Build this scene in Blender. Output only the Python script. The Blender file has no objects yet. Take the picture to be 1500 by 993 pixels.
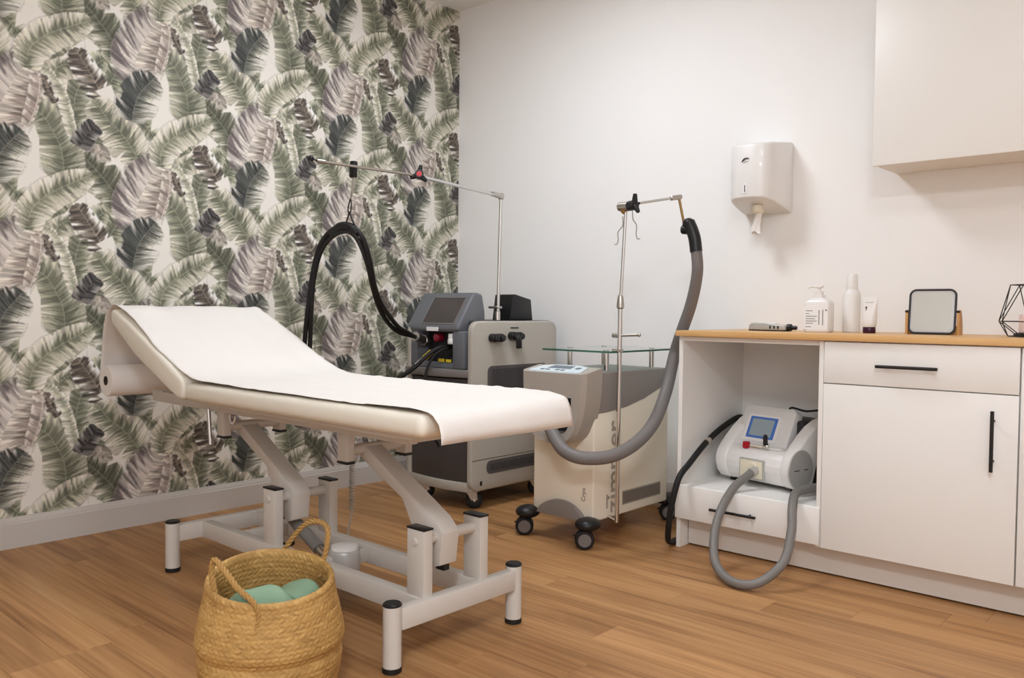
import bpy, bmesh, math, random
import numpy as np
from mathutils import Vector, Matrix

random.seed(7)
PI = math.pi
scene = bpy.context.scene
COL = scene.collection

# ------------------------------------------------------------------ camera
cam_data = bpy.data.cameras.new('camera')
cam = bpy.data.objects.new('camera', cam_data)
COL.objects.link(cam)
cam_data.sensor_width = 36.0
cam_data.sensor_fit = 'HORIZONTAL'
cam_data.lens = 29.506
cam_data.clip_start = 0.05
_r = Vector((0.74113875, 0.671281, 0.00975587))
_u = Vector((-0.02979491, 0.01837124, 0.99938719))
_w = Vector((-0.6706904, 0.74097525, -0.0336164))
cam.matrix_world = Matrix(((_r.x, _u.x, -_w.x, 3.7368), (_r.y, _u.y, -_w.y, -3.6245), (_r.z, _u.z, -_w.z, 0.9738), (0, 0, 0, 1)))
scene.camera = cam

# ------------------------------------------------------------------ world, exposure
world = bpy.data.worlds.new('world')
scene.world = world
world.use_nodes = True
world.node_tree.nodes['Background'].inputs[0].default_value = (1.0, 0.97, 0.93, 1)
world.node_tree.nodes['Background'].inputs[1].default_value = 0.05
vs = scene.view_settings
vs.view_transform = 'Standard'
vs.look = 'None'
vs.gamma = 1.0
vs.use_curve_mapping = False
vs.exposure = 0.1
scene.cycles.use_denoising = True
scene.cycles.max_bounces = 10
scene.cycles.diffuse_bounces = 6

# ------------------------------------------------------------------ lights: LED panel over the bed, then unseen panels added as fill (x, y, watts)
CEILING_AND_FILL_PANELS = [(1.40, -1.35, 26.0), (3.45, -2.4, 11.0), (1.35, -4.5, 2.0), (4.1, -4.2, 72.0)]
PANEL_COLOR = (0.82, 0.895, 0.98)
for i, (lx, ly, watts) in enumerate(CEILING_AND_FILL_PANELS):
    ld = bpy.data.lights.new('panel_light', 'AREA')
    ld.shape = 'SQUARE'
    ld.size = 0.56
    ld.energy = watts
    ld.color = PANEL_COLOR
    lo = bpy.data.objects.new('panel_light', ld)
    lo.location = (lx, ly, 2.765)
    COL.objects.link(lo)

# ------------------------------------------------------------------ helpers
def lin(c):
    out = []
    for v in c:
        v = v / 255.0
        out.append(v / 12.92 if v <= 0.04045 else ((v + 0.055) / 1.055) ** 2.4)
    return tuple(out) + (1.0,)

def mat(name, rgb, rough=0.5, metal=0.0, var=0.0, scale=40.0, bump=0.0, bscale=200.0, coat=0.0, emit=0.0, trans=0.0, ior=1.45, alpha=1.0, spec=0.5):
    m = bpy.data.materials.new(name)
    m.use_nodes = True
    nt = m.node_tree
    b = nt.nodes['Principled BSDF']
    c = lin(rgb)
    b.inputs['Base Color'].default_value = c
    b.inputs['Roughness'].default_value = rough
    b.inputs['Metallic'].default_value = metal
    b.inputs['Coat Weight'].default_value = coat
    b.inputs['Specular IOR Level'].default_value = spec
    b.inputs['Transmission Weight'].default_value = trans
    b.inputs['IOR'].default_value = ior
    if emit:
        b.inputs['Emission Color'].default_value = c
        b.inputs['Emission Strength'].default_value = emit
    tc = nt.nodes.new('ShaderNodeTexCoord')
    if var:
        n = nt.nodes.new('ShaderNodeTexNoise')
        n.inputs['Scale'].default_value = scale
        n.inputs['Detail'].default_value = 3
        nt.links.new(tc.outputs['Object'], n.inputs['Vector'])
        mp = nt.nodes.new('ShaderNodeMapRange')
        mp.inputs['To Min'].default_value = 1 - var
        mp.inputs['To Max'].default_value = 1 + var
        nt.links.new(n.outputs['Fac'], mp.inputs['Value'])
        mx = nt.nodes.new('ShaderNodeVectorMath')
        mx.operation = 'SCALE'
        mx.inputs[0].default_value = c[:3]
        nt.links.new(mp.outputs['Result'], mx.inputs['Scale'])
        nt.links.new(mx.outputs['Vector'], b.inputs['Base Color'])
    if bump:
        n2 = nt.nodes.new('ShaderNodeTexNoise')
        n2.inputs['Scale'].default_value = bscale
        n2.inputs['Detail'].default_value = 4
        nt.links.new(tc.outputs['Object'], n2.inputs['Vector'])
        bp = nt.nodes.new('ShaderNodeBump')
        bp.inputs['Strength'].default_value = bump
        bp.inputs['Distance'].default_value = 0.002
        nt.links.new(n2.outputs['Fac'], bp.inputs['Height'])
        nt.links.new(bp.outputs['Normal'], b.inputs['Normal'])
    return m

def catmull(pts, step=0.01):
    P = [Vector(p) for p in pts]
    Q = [2 * P[0] - P[1]] + P + [2 * P[-1] - P[-2]]
    out = []
    for i in range(len(P) - 1):
        p0, p1, p2, p3 = Q[i:i + 4]
        n = max(1, int((p2 - p1).length / step))
        for j in range(n):
            t = j / n
            out.append(0.5 * ((2 * p1) + (-p0 + p2) * t + (2 * p0 - 5 * p1 + 4 * p2 - p3) * t * t + (-p0 + 3 * p1 - 3 * p2 + p3) * t ** 3))
    out.append(P[-1])
    return out

class M:
    """Collects shapes; build() links them as ONE mesh object."""
    def __init__(self):
        self.bm = bmesh.new()

    def _merge(self, tmp):
        me = bpy.data.meshes.new('tmp')
        tmp.to_mesh(me)
        tmp.free()
        self.bm.from_mesh(me)
        bpy.data.meshes.remove(me)
        return self

    def box(self, lo, hi, bev=0.0, seg=2, rot=None, pivot=None):
        t = bmesh.new()
        bmesh.ops.create_cube(t, size=1.0)
        c = [(lo[k] + hi[k]) / 2 for k in range(3)]
        s = [hi[k] - lo[k] for k in range(3)]
        for v in t.verts:
            v.co = Vector((c[0] + v.co.x * s[0], c[1] + v.co.y * s[1], c[2] + v.co.z * s[2]))
        if bev:
            bmesh.ops.bevel(t, geom=list(t.edges), offset=min(bev, min(s) * 0.49), segments=seg, affect='EDGES', profile=0.5)
        if rot is not None:
            bmesh.ops.rotate(t, verts=t.verts, cent=Vector(pivot if pivot else c), matrix=rot)
        return self._merge(t)

    def prism(self, poly, axis, a, b, bev=0.0, seg=2):
        t = bmesh.new()
        def pt(p, h):
            return {'x': (h, p[0], p[1]), 'y': (p[0], h, p[1]), 'z': (p[0], p[1], h)}[axis]
        lo = [t.verts.new(pt(p, a)) for p in poly]
        hi = [t.verts.new(pt(p, b)) for p in poly]
        n = len(poly)
        t.faces.new(lo)
        t.faces.new(hi[::-1])
        for i in range(n):
            t.faces.new((lo[i], hi[i], hi[(i + 1) % n], lo[(i + 1) % n]))
        bmesh.ops.recalc_face_normals(t, faces=t.faces)
        if bev:
            bmesh.ops.bevel(t, geom=list(t.edges), offset=bev, segments=seg, affect='EDGES', profile=0.5)
        return self._merge(t)

    def tube(self, pts, r, seg=10, ridge=0.0, caps=True, closed=False):
        """Sweeps a circle; r a number or a list per point; ridge makes every second ring thinner (corrugated hose)."""
        P = [Vector(p) for p in pts]
        n = len(P)
        R = r if isinstance(r, (list, tuple)) else [r] * n
        T = []
        for i in range(n):
            if closed:
                d = P[(i + 1) % n] - P[i - 1]
            else:
                d = P[min(i + 1, n - 1)] - P[max(i - 1, 0)]
            T.append(d.normalized() if d.length > 1e-9 else Vector((0, 0, 1)))
        up = Vector((0, 0, 1)) if abs(T[0].z) < 0.9 else Vector((1, 0, 0))
        nrm = (up - T[0] * up.dot(T[0])).normalized()
        rings = []
        for i in range(n):
            nrm = (nrm - T[i] * nrm.dot(T[i])).normalized()
            bn = T[i].cross(nrm)
            rr = R[i] * (1 - ridge * (i % 2))
            rings.append([self.bm.verts.new(P[i] + (nrm * math.cos(2 * PI * k / seg) + bn * math.sin(2 * PI * k / seg)) * rr) for k in range(seg)])
        m = n if closed else n - 1
        for i in range(m):
            A, B = rings[i], rings[(i + 1) % n]
            for k in range(seg):
                self.bm.faces.new((A[k], A[(k + 1) % seg], B[(k + 1) % seg], B[k]))
        if caps and not closed:
            self.bm.faces.new(rings[0][::-1])
            self.bm.faces.new(rings[-1])
        return self

    def cyl(self, p0, p1, r, seg=20, r1=None, bev=0.0):
        p0, p1 = Vector(p0), Vector(p1)
        r1 = r if r1 is None else r1
        if bev:
            d = (p1 - p0).normalized()
            return self.tube([p0, p0 + d * 1e-5, p0 + d * bev, p1 - d * bev, p1 - d * 1e-5, p1], [r * .02, r - bev, r, r1, r1 - bev, r1 * .02], seg)
        return self.tube([p0, p1], [r, r1], seg)

    def lathe(self, prof, c=(0, 0, 0), seg=32, sx=1.0, sy=1.0):
        """Revolves (radius, z) pairs round a vertical axis through c."""
        rings = []
        for (r, z) in prof:
            rings.append([self.bm.verts.new((c[0] + sx * r * math.cos(2 * PI * k / seg), c[1] + sy * r * math.sin(2 * PI * k / seg), c[2] + z)) for k in range(seg)])
        for A, B in zip(rings, rings[1:]):
            for k in range(seg):
                self.bm.faces.new((A[k], A[(k + 1) % seg], B[(k + 1) % seg], B[k]))
        if prof[0][0] > 1e-6:
            self.bm.faces.new(rings[0][::-1])
        if prof[-1][0] > 1e-6:
            self.bm.faces.new(rings[-1])
        return self

    def ball(self, c, r, sx=1, sy=1, sz=1, seg=16, rot=None):
        t = bmesh.new()
        bmesh.ops.create_uvsphere(t, u_segments=seg, v_segments=max(6, seg // 2 + 1), radius=r)
        for v in t.verts:
            v.co = Vector((v.co.x * sx, v.co.y * sy, v.co.z * sz))
        if rot is not None:
            bmesh.ops.rotate(t, verts=t.verts, cent=(0, 0, 0), matrix=rot)
        bmesh.ops.translate(t, verts=t.verts, vec=c)
        return self._merge(t)

    def quad(self, pts):
        self.bm.faces.new([self.bm.verts.new(p) for p in pts])
        return self

    def build(self, name, material, parent=None, origin=None, sharp=38.0, flat=False):
        bm = self.bm
        bmesh.ops.remove_doubles(bm, verts=bm.verts, dist=1e-6)
        bmesh.ops.recalc_face_normals(bm, faces=bm.faces)
        if not flat:
            lim = math.radians(sharp)
            for f in bm.faces:
                f.smooth = True
            for e in bm.edges:
                e.smooth = e.calc_face_angle(4.0) < lim if len(e.link_faces) == 2 else True
        if origin is None:
            root = parent
            while root is not None and root.parent is not None:
                root = root.parent
            origin = root.location if (root is not None and not root.get('_local')) else Vector((0, 0, 0))
            if root is None:
                origin = Vector((0, 0, 0))
        origin = Vector(origin)
        if origin.length > 0:
            bmesh.ops.translate(bm, verts=bm.verts, vec=-origin)
        me = bpy.data.meshes.new(name)
        bm.to_mesh(me)
        bm.free()
        me.materials.append(material)
        o = bpy.data.objects.new(name, me)
        COL.objects.link(o)
        if parent is not None:
            o.parent = parent
        else:
            o.location = origin
        return o

def thing(name, label, cat, loc=(0, 0, 0), group=None, rotz=0.0, local=False):
    o = bpy.data.objects.new(name, None)
    COL.objects.link(o)
    o.empty_display_size = 0.05
    o.location = loc
    o.rotation_euler = (0, 0, rotz)
    o['label'] = label
    o['category'] = cat
    if group:
        o['group'] = group
    if local:
        o['_local'] = True
    return o

def tag(o, label, cat, group=None):
    o['label'] = label
    o['category'] = cat
    if group:
        o['group'] = group
    return o

def structure(o, label=None):
    o['kind'] = 'structure'
    if label:
        o['label'] = label
    return o

def lettering(text, size, material, parent, matrix, name='lettering', depth=0.0004, bold=0.0):
    cu = bpy.data.curves.new('text', 'FONT')
    cu.body = text
    cu.size = size
    cu.extrude = depth
    cu.offset = bold
    cu.align_x = 'CENTER'
    cu.align_y = 'CENTER'
    cu.resolution_u = 3
    tmp = bpy.data.objects.new('text', cu)
    COL.objects.link(tmp)
    dg = bpy.context.evaluated_depsgraph_get()
    me = bpy.data.meshes.new_from_object(tmp.evaluated_get(dg))
    bpy.data.objects.remove(tmp)
    root = parent
    while root.parent is not None:
        root = root.parent
    mtx = matrix if root.get('_local') else Matrix.Translation(-root.location) @ matrix
    me.transform(mtx)
    me.materials.clear()
    me.materials.append(material)
    o = bpy.data.objects.new(name, me)
    COL.objects.link(o)
    o.parent = parent
    return o

def basis(origin, xa, ya):
    """Matrix whose local x and y run along xa and ya."""
    x = Vector(xa).normalized()
    y = Vector(ya).normalized()
    z = x.cross(y)
    return Matrix(((x.x, y.x, z.x, origin[0]), (x.y, y.y, z.y, origin[1]), (x.z, y.z, z.z, origin[2]), (0, 0, 0, 1)))

# ------------------------------------------------------------------ materials
MAT = {}
MAT['white_wall'] = mat('white_wall_paint', (243, 242, 241), 0.75, bump=0.06, bscale=500, var=0.012, scale=3)
MAT['ceiling'] = mat('ceiling_paint', (240, 239, 236), 0.85, bump=0.05, bscale=300)
MAT['skirting'] = mat('skirting_white', (200, 195, 189), 0.4)
MAT['cab_white'] = mat('cabinet_white_foil', (239, 237, 233), 0.38, var=0.01, scale=8)
MAT['cab_inner'] = mat('cabinet_white_melamine', (232, 229, 225), 0.5)
MAT['plinth'] = mat('plinth_white_foil', (218, 211, 203), 0.42)
MAT['black_metal'] = mat('black_powder_coat', (26, 25, 25), 0.42, bump=0.1, bscale=900)
MAT['black_plastic'] = mat('black_plastic', (24, 24, 26), 0.38)
MAT['black_rubber'] = mat('black_rubber', (22, 21, 22), 0.62)
MAT['gap'] = mat('dark_gap', (40, 36, 32), 0.8)
MAT['frame_white'] = mat('white_powder_coat_steel', (206, 200, 192), 0.42, var=0.02, scale=30)
MAT['vinyl'] = mat('cream_vinyl', (228, 222, 208), 0.42, bump=0.12, bscale=260)
MAT['paper'] = mat('white_crepe_paper', (232, 227, 222), 0.85, bump=0.25, bscale=180)
MAT['core'] = mat('cardboard_core', (70, 60, 52), 0.8)
MAT['chrome'] = mat('chrome', (214, 212, 210), 0.16, metal=1.0)
MAT['steel'] = mat('brushed_steel', (190, 186, 180), 0.32, metal=1.0, var=0.04, scale=60)
MAT['laser_silver'] = mat('silver_grey_shell', (176, 170, 160), 0.42, var=0.015, scale=20)
MAT['laser_dark'] = mat('dark_grey_shell', (70, 67, 68), 0.46, var=0.02, scale=20)
MAT['console_grey'] = mat('blue_grey_shell', (104, 107, 112), 0.42, var=0.015, scale=20)
MAT['console_dark'] = mat('deep_grey_shell', (40, 40, 43), 0.5)
MAT['screen_off'] = mat('unlit_screen', (74, 68, 66), 0.22, var=0.05, scale=14)
MAT['grille_dark'] = mat('dark_grille', (84, 80, 80), 0.6)
MAT['red'] = mat('red_plastic', (176, 24, 36), 0.35)
MAT['maroon'] = mat('crimson_button', (150, 18, 48), 0.35)
MAT['yellow'] = mat('yellow_label', (214, 190, 40), 0.5)
MAT['white_plastic'] = mat('white_plastic', (232, 230, 228), 0.32, coat=0.3)
MAT['cream_shell'] = mat('cream_enamel', (244, 236, 219), 0.4, var=0.012, scale=10)
MAT['hood_grey'] = mat('warm_grey_shell', (142, 136, 132), 0.44, var=0.015, scale=14)
MAT['arch_grey'] = mat('light_warm_grey_shell', (172, 164, 155), 0.4, var=0.015, scale=14)
MAT['hose_grey'] = mat('grey_rubber_hose', (118, 113, 111), 0.5, bump=0.06, bscale=200)
MAT['hose_dark'] = mat('mid_grey_hose', (122, 118, 114), 0.45)
MAT['panel_blue'] = mat('pale_blue_keypad', (214, 226, 232), 0.3)
MAT['lcd'] = mat('grey_lcd', (112, 118, 132), 0.2)
MAT['print_grey'] = mat('grey_print', (168, 159, 145), 0.5)
MAT['print_dark'] = mat('dark_print', (112, 102, 94), 0.5)
MAT['brass'] = mat('dull_brass', (168, 140, 92), 0.34, metal=1.0)
MAT['silver_plastic'] = mat('silver_plastic', (186, 184, 180), 0.36, metal=0.25)
MAT['wood_stand'] = mat('oak_stand', (196, 146, 86), 0.5, var=0.12, scale=30)
MAT['purple'] = mat('dark_purple_cap', (58, 18, 44), 0.3)
MAT['pink_print'] = mat('pink_candle_wax', (232, 204, 196), 0.5)
MAT['label'] = mat('paper_label', (236, 236, 238), 0.5)
MAT['label_line'] = mat('grey_label_print', (150, 148, 150), 0.5)
MAT['dark_frame'] = mat('graphite_frame', (62, 60, 62), 0.4, metal=0.4)
MAT['mirror'] = mat('mirror_glass', (236, 240, 238), 0.03, metal=1.0)
MAT['mirror_bevel'] = mat('mirror_bevel_glass', (226, 230, 236), 0.12, metal=1.0)
MAT['towel'] = mat('mint_terry', (140, 170, 142), 0.95, var=0.10, scale=260, bump=0.9, bscale=700)
MAT['purse'] = mat('soft_black_sleeve', (20, 19, 20), 0.6, bump=0.3, bscale=300)
MAT['lamp_frame'] = mat('lamp_frame_white', (236, 236, 234), 0.4)
MAT['lamp_diffuser'] = mat('lit_lamp_diffuser', (255, 246, 232), 0.6, emit=3.0)
MAT['clear_cover'] = mat('ivory_plastic_socket', (226, 218, 196), 0.4)
MAT['head_white'] = mat('pale_grey_plastic', (218, 217, 215), 0.35, coat=0.2)
MAT['lcd_blue'] = mat('blue_lcd_border', (52, 88, 150), 0.3, emit=0.35)
MAT['lcd_grey'] = mat('lit_lcd_grey', (126, 138, 142), 0.3, emit=0.25)

def glass_mat(name, rgb, rough=0.0):
    m = mat(name, rgb, rough, trans=1.0, ior=1.45)
    return m
MAT['glass'] = glass_mat('green_edge_glass', (218, 244, 234))
MAT['glass_edge'] = mat('green_glass_edge', (70, 130, 108), 0.15, trans=0.5)

def frosted():
    m = bpy.data.materials.new('frosted_clear_plastic')
    m.use_nodes = True
    nt = m.node_tree
    b = nt.nodes['Principled BSDF']
    b.inputs['Base Color'].default_value = lin((250, 249, 247))
    b.inputs['Roughness'].default_value = 0.35
    b.inputs['Transmission Weight'].default_value = 0.22
    b.inputs['IOR'].default_value = 1.2
    n = nt.nodes.new('ShaderNodeTexNoise')
    n.inputs['Scale'].default_value = 60
    r = nt.nodes.new('ShaderNodeMapRange')
    r.inputs['To Min'].default_value = 0.28
    r.inputs['To Max'].default_value = 0.42
    nt.links.new(n.outputs['Fac'], r.inputs['Value'])
    nt.links.new(r.outputs['Result'], b.inputs['Roughness'])
    return m
MAT['frosted'] = frosted()

def wood_mat(name, stops, sx, sy, rough, per_object=True, knot=True):
    """Oak grain along local x; every board gets its own slice of the noise and its own tint."""
    m = bpy.data.materials.new(name)
    m.use_nodes = True
    nt = m.node_tree
    N, Lk = nt.nodes, nt.links
    b = N['Principled BSDF']
    tc = N.new('ShaderNodeTexCoord')
    info = N.new('ShaderNodeObjectInfo')
    off = N.new('ShaderNodeVectorMath'); off.operation = 'SCALE'
    off.inputs[0].default_value = (37.0, 91.0, 53.0)
    Lk.new(info.outputs['Random'], off.inputs['Scale'])
    add = N.new('ShaderNodeVectorMath'); add.operation = 'ADD'
    Lk.new(tc.outputs['Object'], add.inputs[0])
    if per_object:
        Lk.new(off.outputs['Vector'], add.inputs[1])
    mp = N.new('ShaderNodeMapping')
    mp.inputs['Scale'].default_value = (sx, sy, sy)
    Lk.new(add.outputs['Vector'], mp.inputs['Vector'])
    n1 = N.new('ShaderNodeTexNoise')
    n1.inputs['Scale'].default_value = 1.0; n1.inputs['Detail'].default_value = 6; n1.inputs['Distortion'].default_value = 0.8
    Lk.new(mp.outputs['Vector'], n1.inputs['Vector'])
    mp2 = N.new('ShaderNodeMapping')
    mp2.inputs['Scale'].default_value = (sx * 2.2, sy * 7, sy * 7)
    Lk.new(add.outputs['Vector'], mp2.inputs['Vector'])
    n2 = N.new('ShaderNodeTexNoise')
    n2.inputs['Scale'].default_value = 1.0; n2.inputs['Detail'].default_value = 4
    Lk.new(mp2.outputs['Vector'], n2.inputs['Vector'])
    mixf = N.new('ShaderNodeMath'); mixf.operation = 'MULTIPLY_ADD'
    mixf.inputs[1].default_value = 0.38
    Lk.new(n2.outputs['Fac'], mixf.inputs[0])
    sc = N.new('ShaderNodeMath'); sc.operation = 'MULTIPLY'; sc.inputs[1].default_value = 0.62
    Lk.new(n1.outputs['Fac'], sc.inputs[0])
    Lk.new(sc.outputs[0], mixf.inputs[2])
    ramp = N.new('ShaderNodeValToRGB')
    while len(ramp.color_ramp.elements) < len(stops):
        ramp.color_ramp.elements.new(0.5)
    for e, (p, c) in zip(ramp.color_ramp.elements, stops):
        e.position = p; e.color = lin(c)
    Lk.new(mixf.outputs[0], ramp.inputs['Fac'])
    tint = N.new('ShaderNodeMapRange')
    tint.inputs['To Min'].default_value = 0.90 if per_object else 1.0
    tint.inputs['To Max'].default_value = 1.06 if per_object else 1.0
    Lk.new(info.outputs['Random'], tint.inputs['Value'])
    mul = N.new('ShaderNodeVectorMath'); mul.operation = 'SCALE'
    Lk.new(ramp.outputs['Color'], mul.inputs[0]); Lk.new(tint.outputs['Result'], mul.inputs['Scale'])
    Lk.new(mul.outputs['Vector'], b.inputs['Base Color'])
    b.inputs['Roughness'].default_value = rough
    b.inputs['Specular IOR Level'].default_value = 0.4
    bp = N.new('ShaderNodeBump'); bp.inputs['Strength'].default_value = 0.12; bp.inputs['Distance'].default_value = 0.002
    Lk.new(n2.outputs['Fac'], bp.inputs['Height']); Lk.new(bp.outputs['Normal'], b.inputs['Normal'])
    return m
MAT['oak_floor'] = wood_mat('oak_vinyl_plank', [(0.26, (110, 73, 40)), (0.42, (157, 112, 69)), (0.55, (182, 135, 87)), (0.74, (200, 155, 107))], 0.9, 11, 0.45)
MAT['oak_top'] = wood_mat('oak_worktop_laminate', [(0.25, (196, 148, 94)), (0.5, (216, 171, 114)), (0.75, (226, 186, 132))], 1.5, 30, 0.42, per_object=False)

def seagrass():
    m = bpy.data.materials.new('woven_seagrass')
    m.use_nodes = True
    nt = m.node_tree
    N, Lk = nt.nodes, nt.links
    b = N['Principled BSDF']
    tc = N.new('ShaderNodeTexCoord')
    n = N.new('ShaderNodeTexNoise'); n.inputs['Scale'].default_value = 240; n.inputs['Detail'].default_value = 4
    Lk.new(tc.outputs['Object'], n.inputs['Vector'])
    big = N.new('ShaderNodeTexNoise'); big.inputs['Scale'].default_value = 9
    Lk.new(tc.outputs['Object'], big.inputs['Vector'])
    a = N.new('ShaderNodeVertexColor'); a.layer_name = 'tone'
    s1 = N.new('ShaderNodeMath'); s1.operation = 'MULTIPLY_ADD'; s1.inputs[1].default_value = 0.22
    s2 = N.new('ShaderNodeMath'); s2.operation = 'MULTIPLY_ADD'; s2.inputs[1].default_value = 0.42
    s3 = N.new('ShaderNodeMath'); s3.operation = 'MULTIPLY'; s3.inputs[1].default_value = 0.40
    Lk.new(big.outputs['Fac'], s3.inputs[0])
    Lk.new(n.outputs['Fac'], s2.inputs[0]); Lk.new(s3.outputs[0], s2.inputs[2])
    Lk.new(a.outputs['Color'], s1.inputs[0]); Lk.new(s2.outputs[0], s1.inputs[2])
    r = N.new('ShaderNodeValToRGB')
    r.color_ramp.elements[0].position = 0.25; r.color_ramp.elements[0].color = lin((142, 106, 54))
    r.color_ramp.elements[1].position = 0.85; r.color_ramp.elements[1].color = lin((216, 180, 116))
    e = r.color_ramp.elements.new(0.55); e.color = lin((184, 144, 82))
    Lk.new(s1.outputs[0], r.inputs['Fac'])
    Lk.new(r.outputs['Color'], b.inputs['Base Color'])
    b.inputs['Roughness'].default_value = 0.7
    bp = N.new('ShaderNodeBump'); bp.inputs['Strength'].default_value = 0.4; bp.inputs['Distance'].default_value = 0.001
    Lk.new(n.outputs['Fac'], bp.inputs['Height']); Lk.new(bp.outputs['Normal'], b.inputs['Normal'])
    return m
MAT['seagrass'] = seagrass()

def print_mat():
    m = bpy.data.materials.new('leaf_wallpaper')
    m.use_nodes = True
    nt = m.node_tree
    b = nt.nodes['Principled BSDF']
    a = nt.nodes.new('ShaderNodeVertexColor')
    a.layer_name = 'print'
    n = nt.nodes.new('ShaderNodeTexNoise'); n.inputs['Scale'].default_value = 500
    mr = nt.nodes.new('ShaderNodeMapRange'); mr.inputs['To Min'].default_value = 0.93; mr.inputs['To Max'].default_value = 1.07
    tc = nt.nodes.new('ShaderNodeTexCoord')
    nt.links.new(tc.outputs['Object'], n.inputs['Vector'])
    nt.links.new(n.outputs['Fac'], mr.inputs['Value'])
    mul = nt.nodes.new('ShaderNodeVectorMath'); mul.operation = 'SCALE'
    nt.links.new(a.outputs['Color'], mul.inputs[0]); nt.links.new(mr.outputs['Result'], mul.inputs['Scale'])
    nt.links.new(mul.outputs['Vector'], b.inputs['Base Color'])
    b.inputs['Roughness'].default_value = 0.6
    b.inputs['Specular IOR Level'].default_value = 0.3
    return m
MAT['wallpaper'] = print_mat()
# ------------------------------------------------------------------ wallpaper print: banana leaves, half-drop repeat
W_,H_=0.543,0.648
Y0,Z0=-1.647,2.024     # lattice anchor = dark square patch
# leaf: (midrib points in metres rel. anchor), (left width,right width), style
def srgb2lin(c):
    c=np.asarray(c,float)/255.; return np.where(c<=.04045,c/12.92,((c+.055)/1.055)**2.4)
def smooth_poly(P,n=48):
    P=np.array(P,float)
    if len(P)==2: 
        t=np.linspace(0,1,n)[:,None]; return P[0]*(1-t)+P[1]*t
    Q=np.vstack([2*P[0]-P[1],P,2*P[-1]-P[-2]]); out=[]
    m=len(P)-1; k=n//m+1
    for i in range(m):
        p0,p1,p2,p3=Q[i:i+4]
        for j in range(k):
            t=j/k
            out.append(.5*((2*p1)+(-p0+p2)*t+(2*p0-5*p1+4*p2-p3)*t*t+(-p0+3*p1-3*p2+p3)*t**3))
    out.append(P[-1]); return np.array(out)
def n1(seed,x,freq):
    rs=np.random.RandomState(seed); tab=rs.rand(512)
    v=x*freq; i=np.floor(v).astype(int); f=v-i; f=f*f*(3-2*f)
    return tab[i%512]*(1-f)+tab[(i+1)%512]*f
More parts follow.
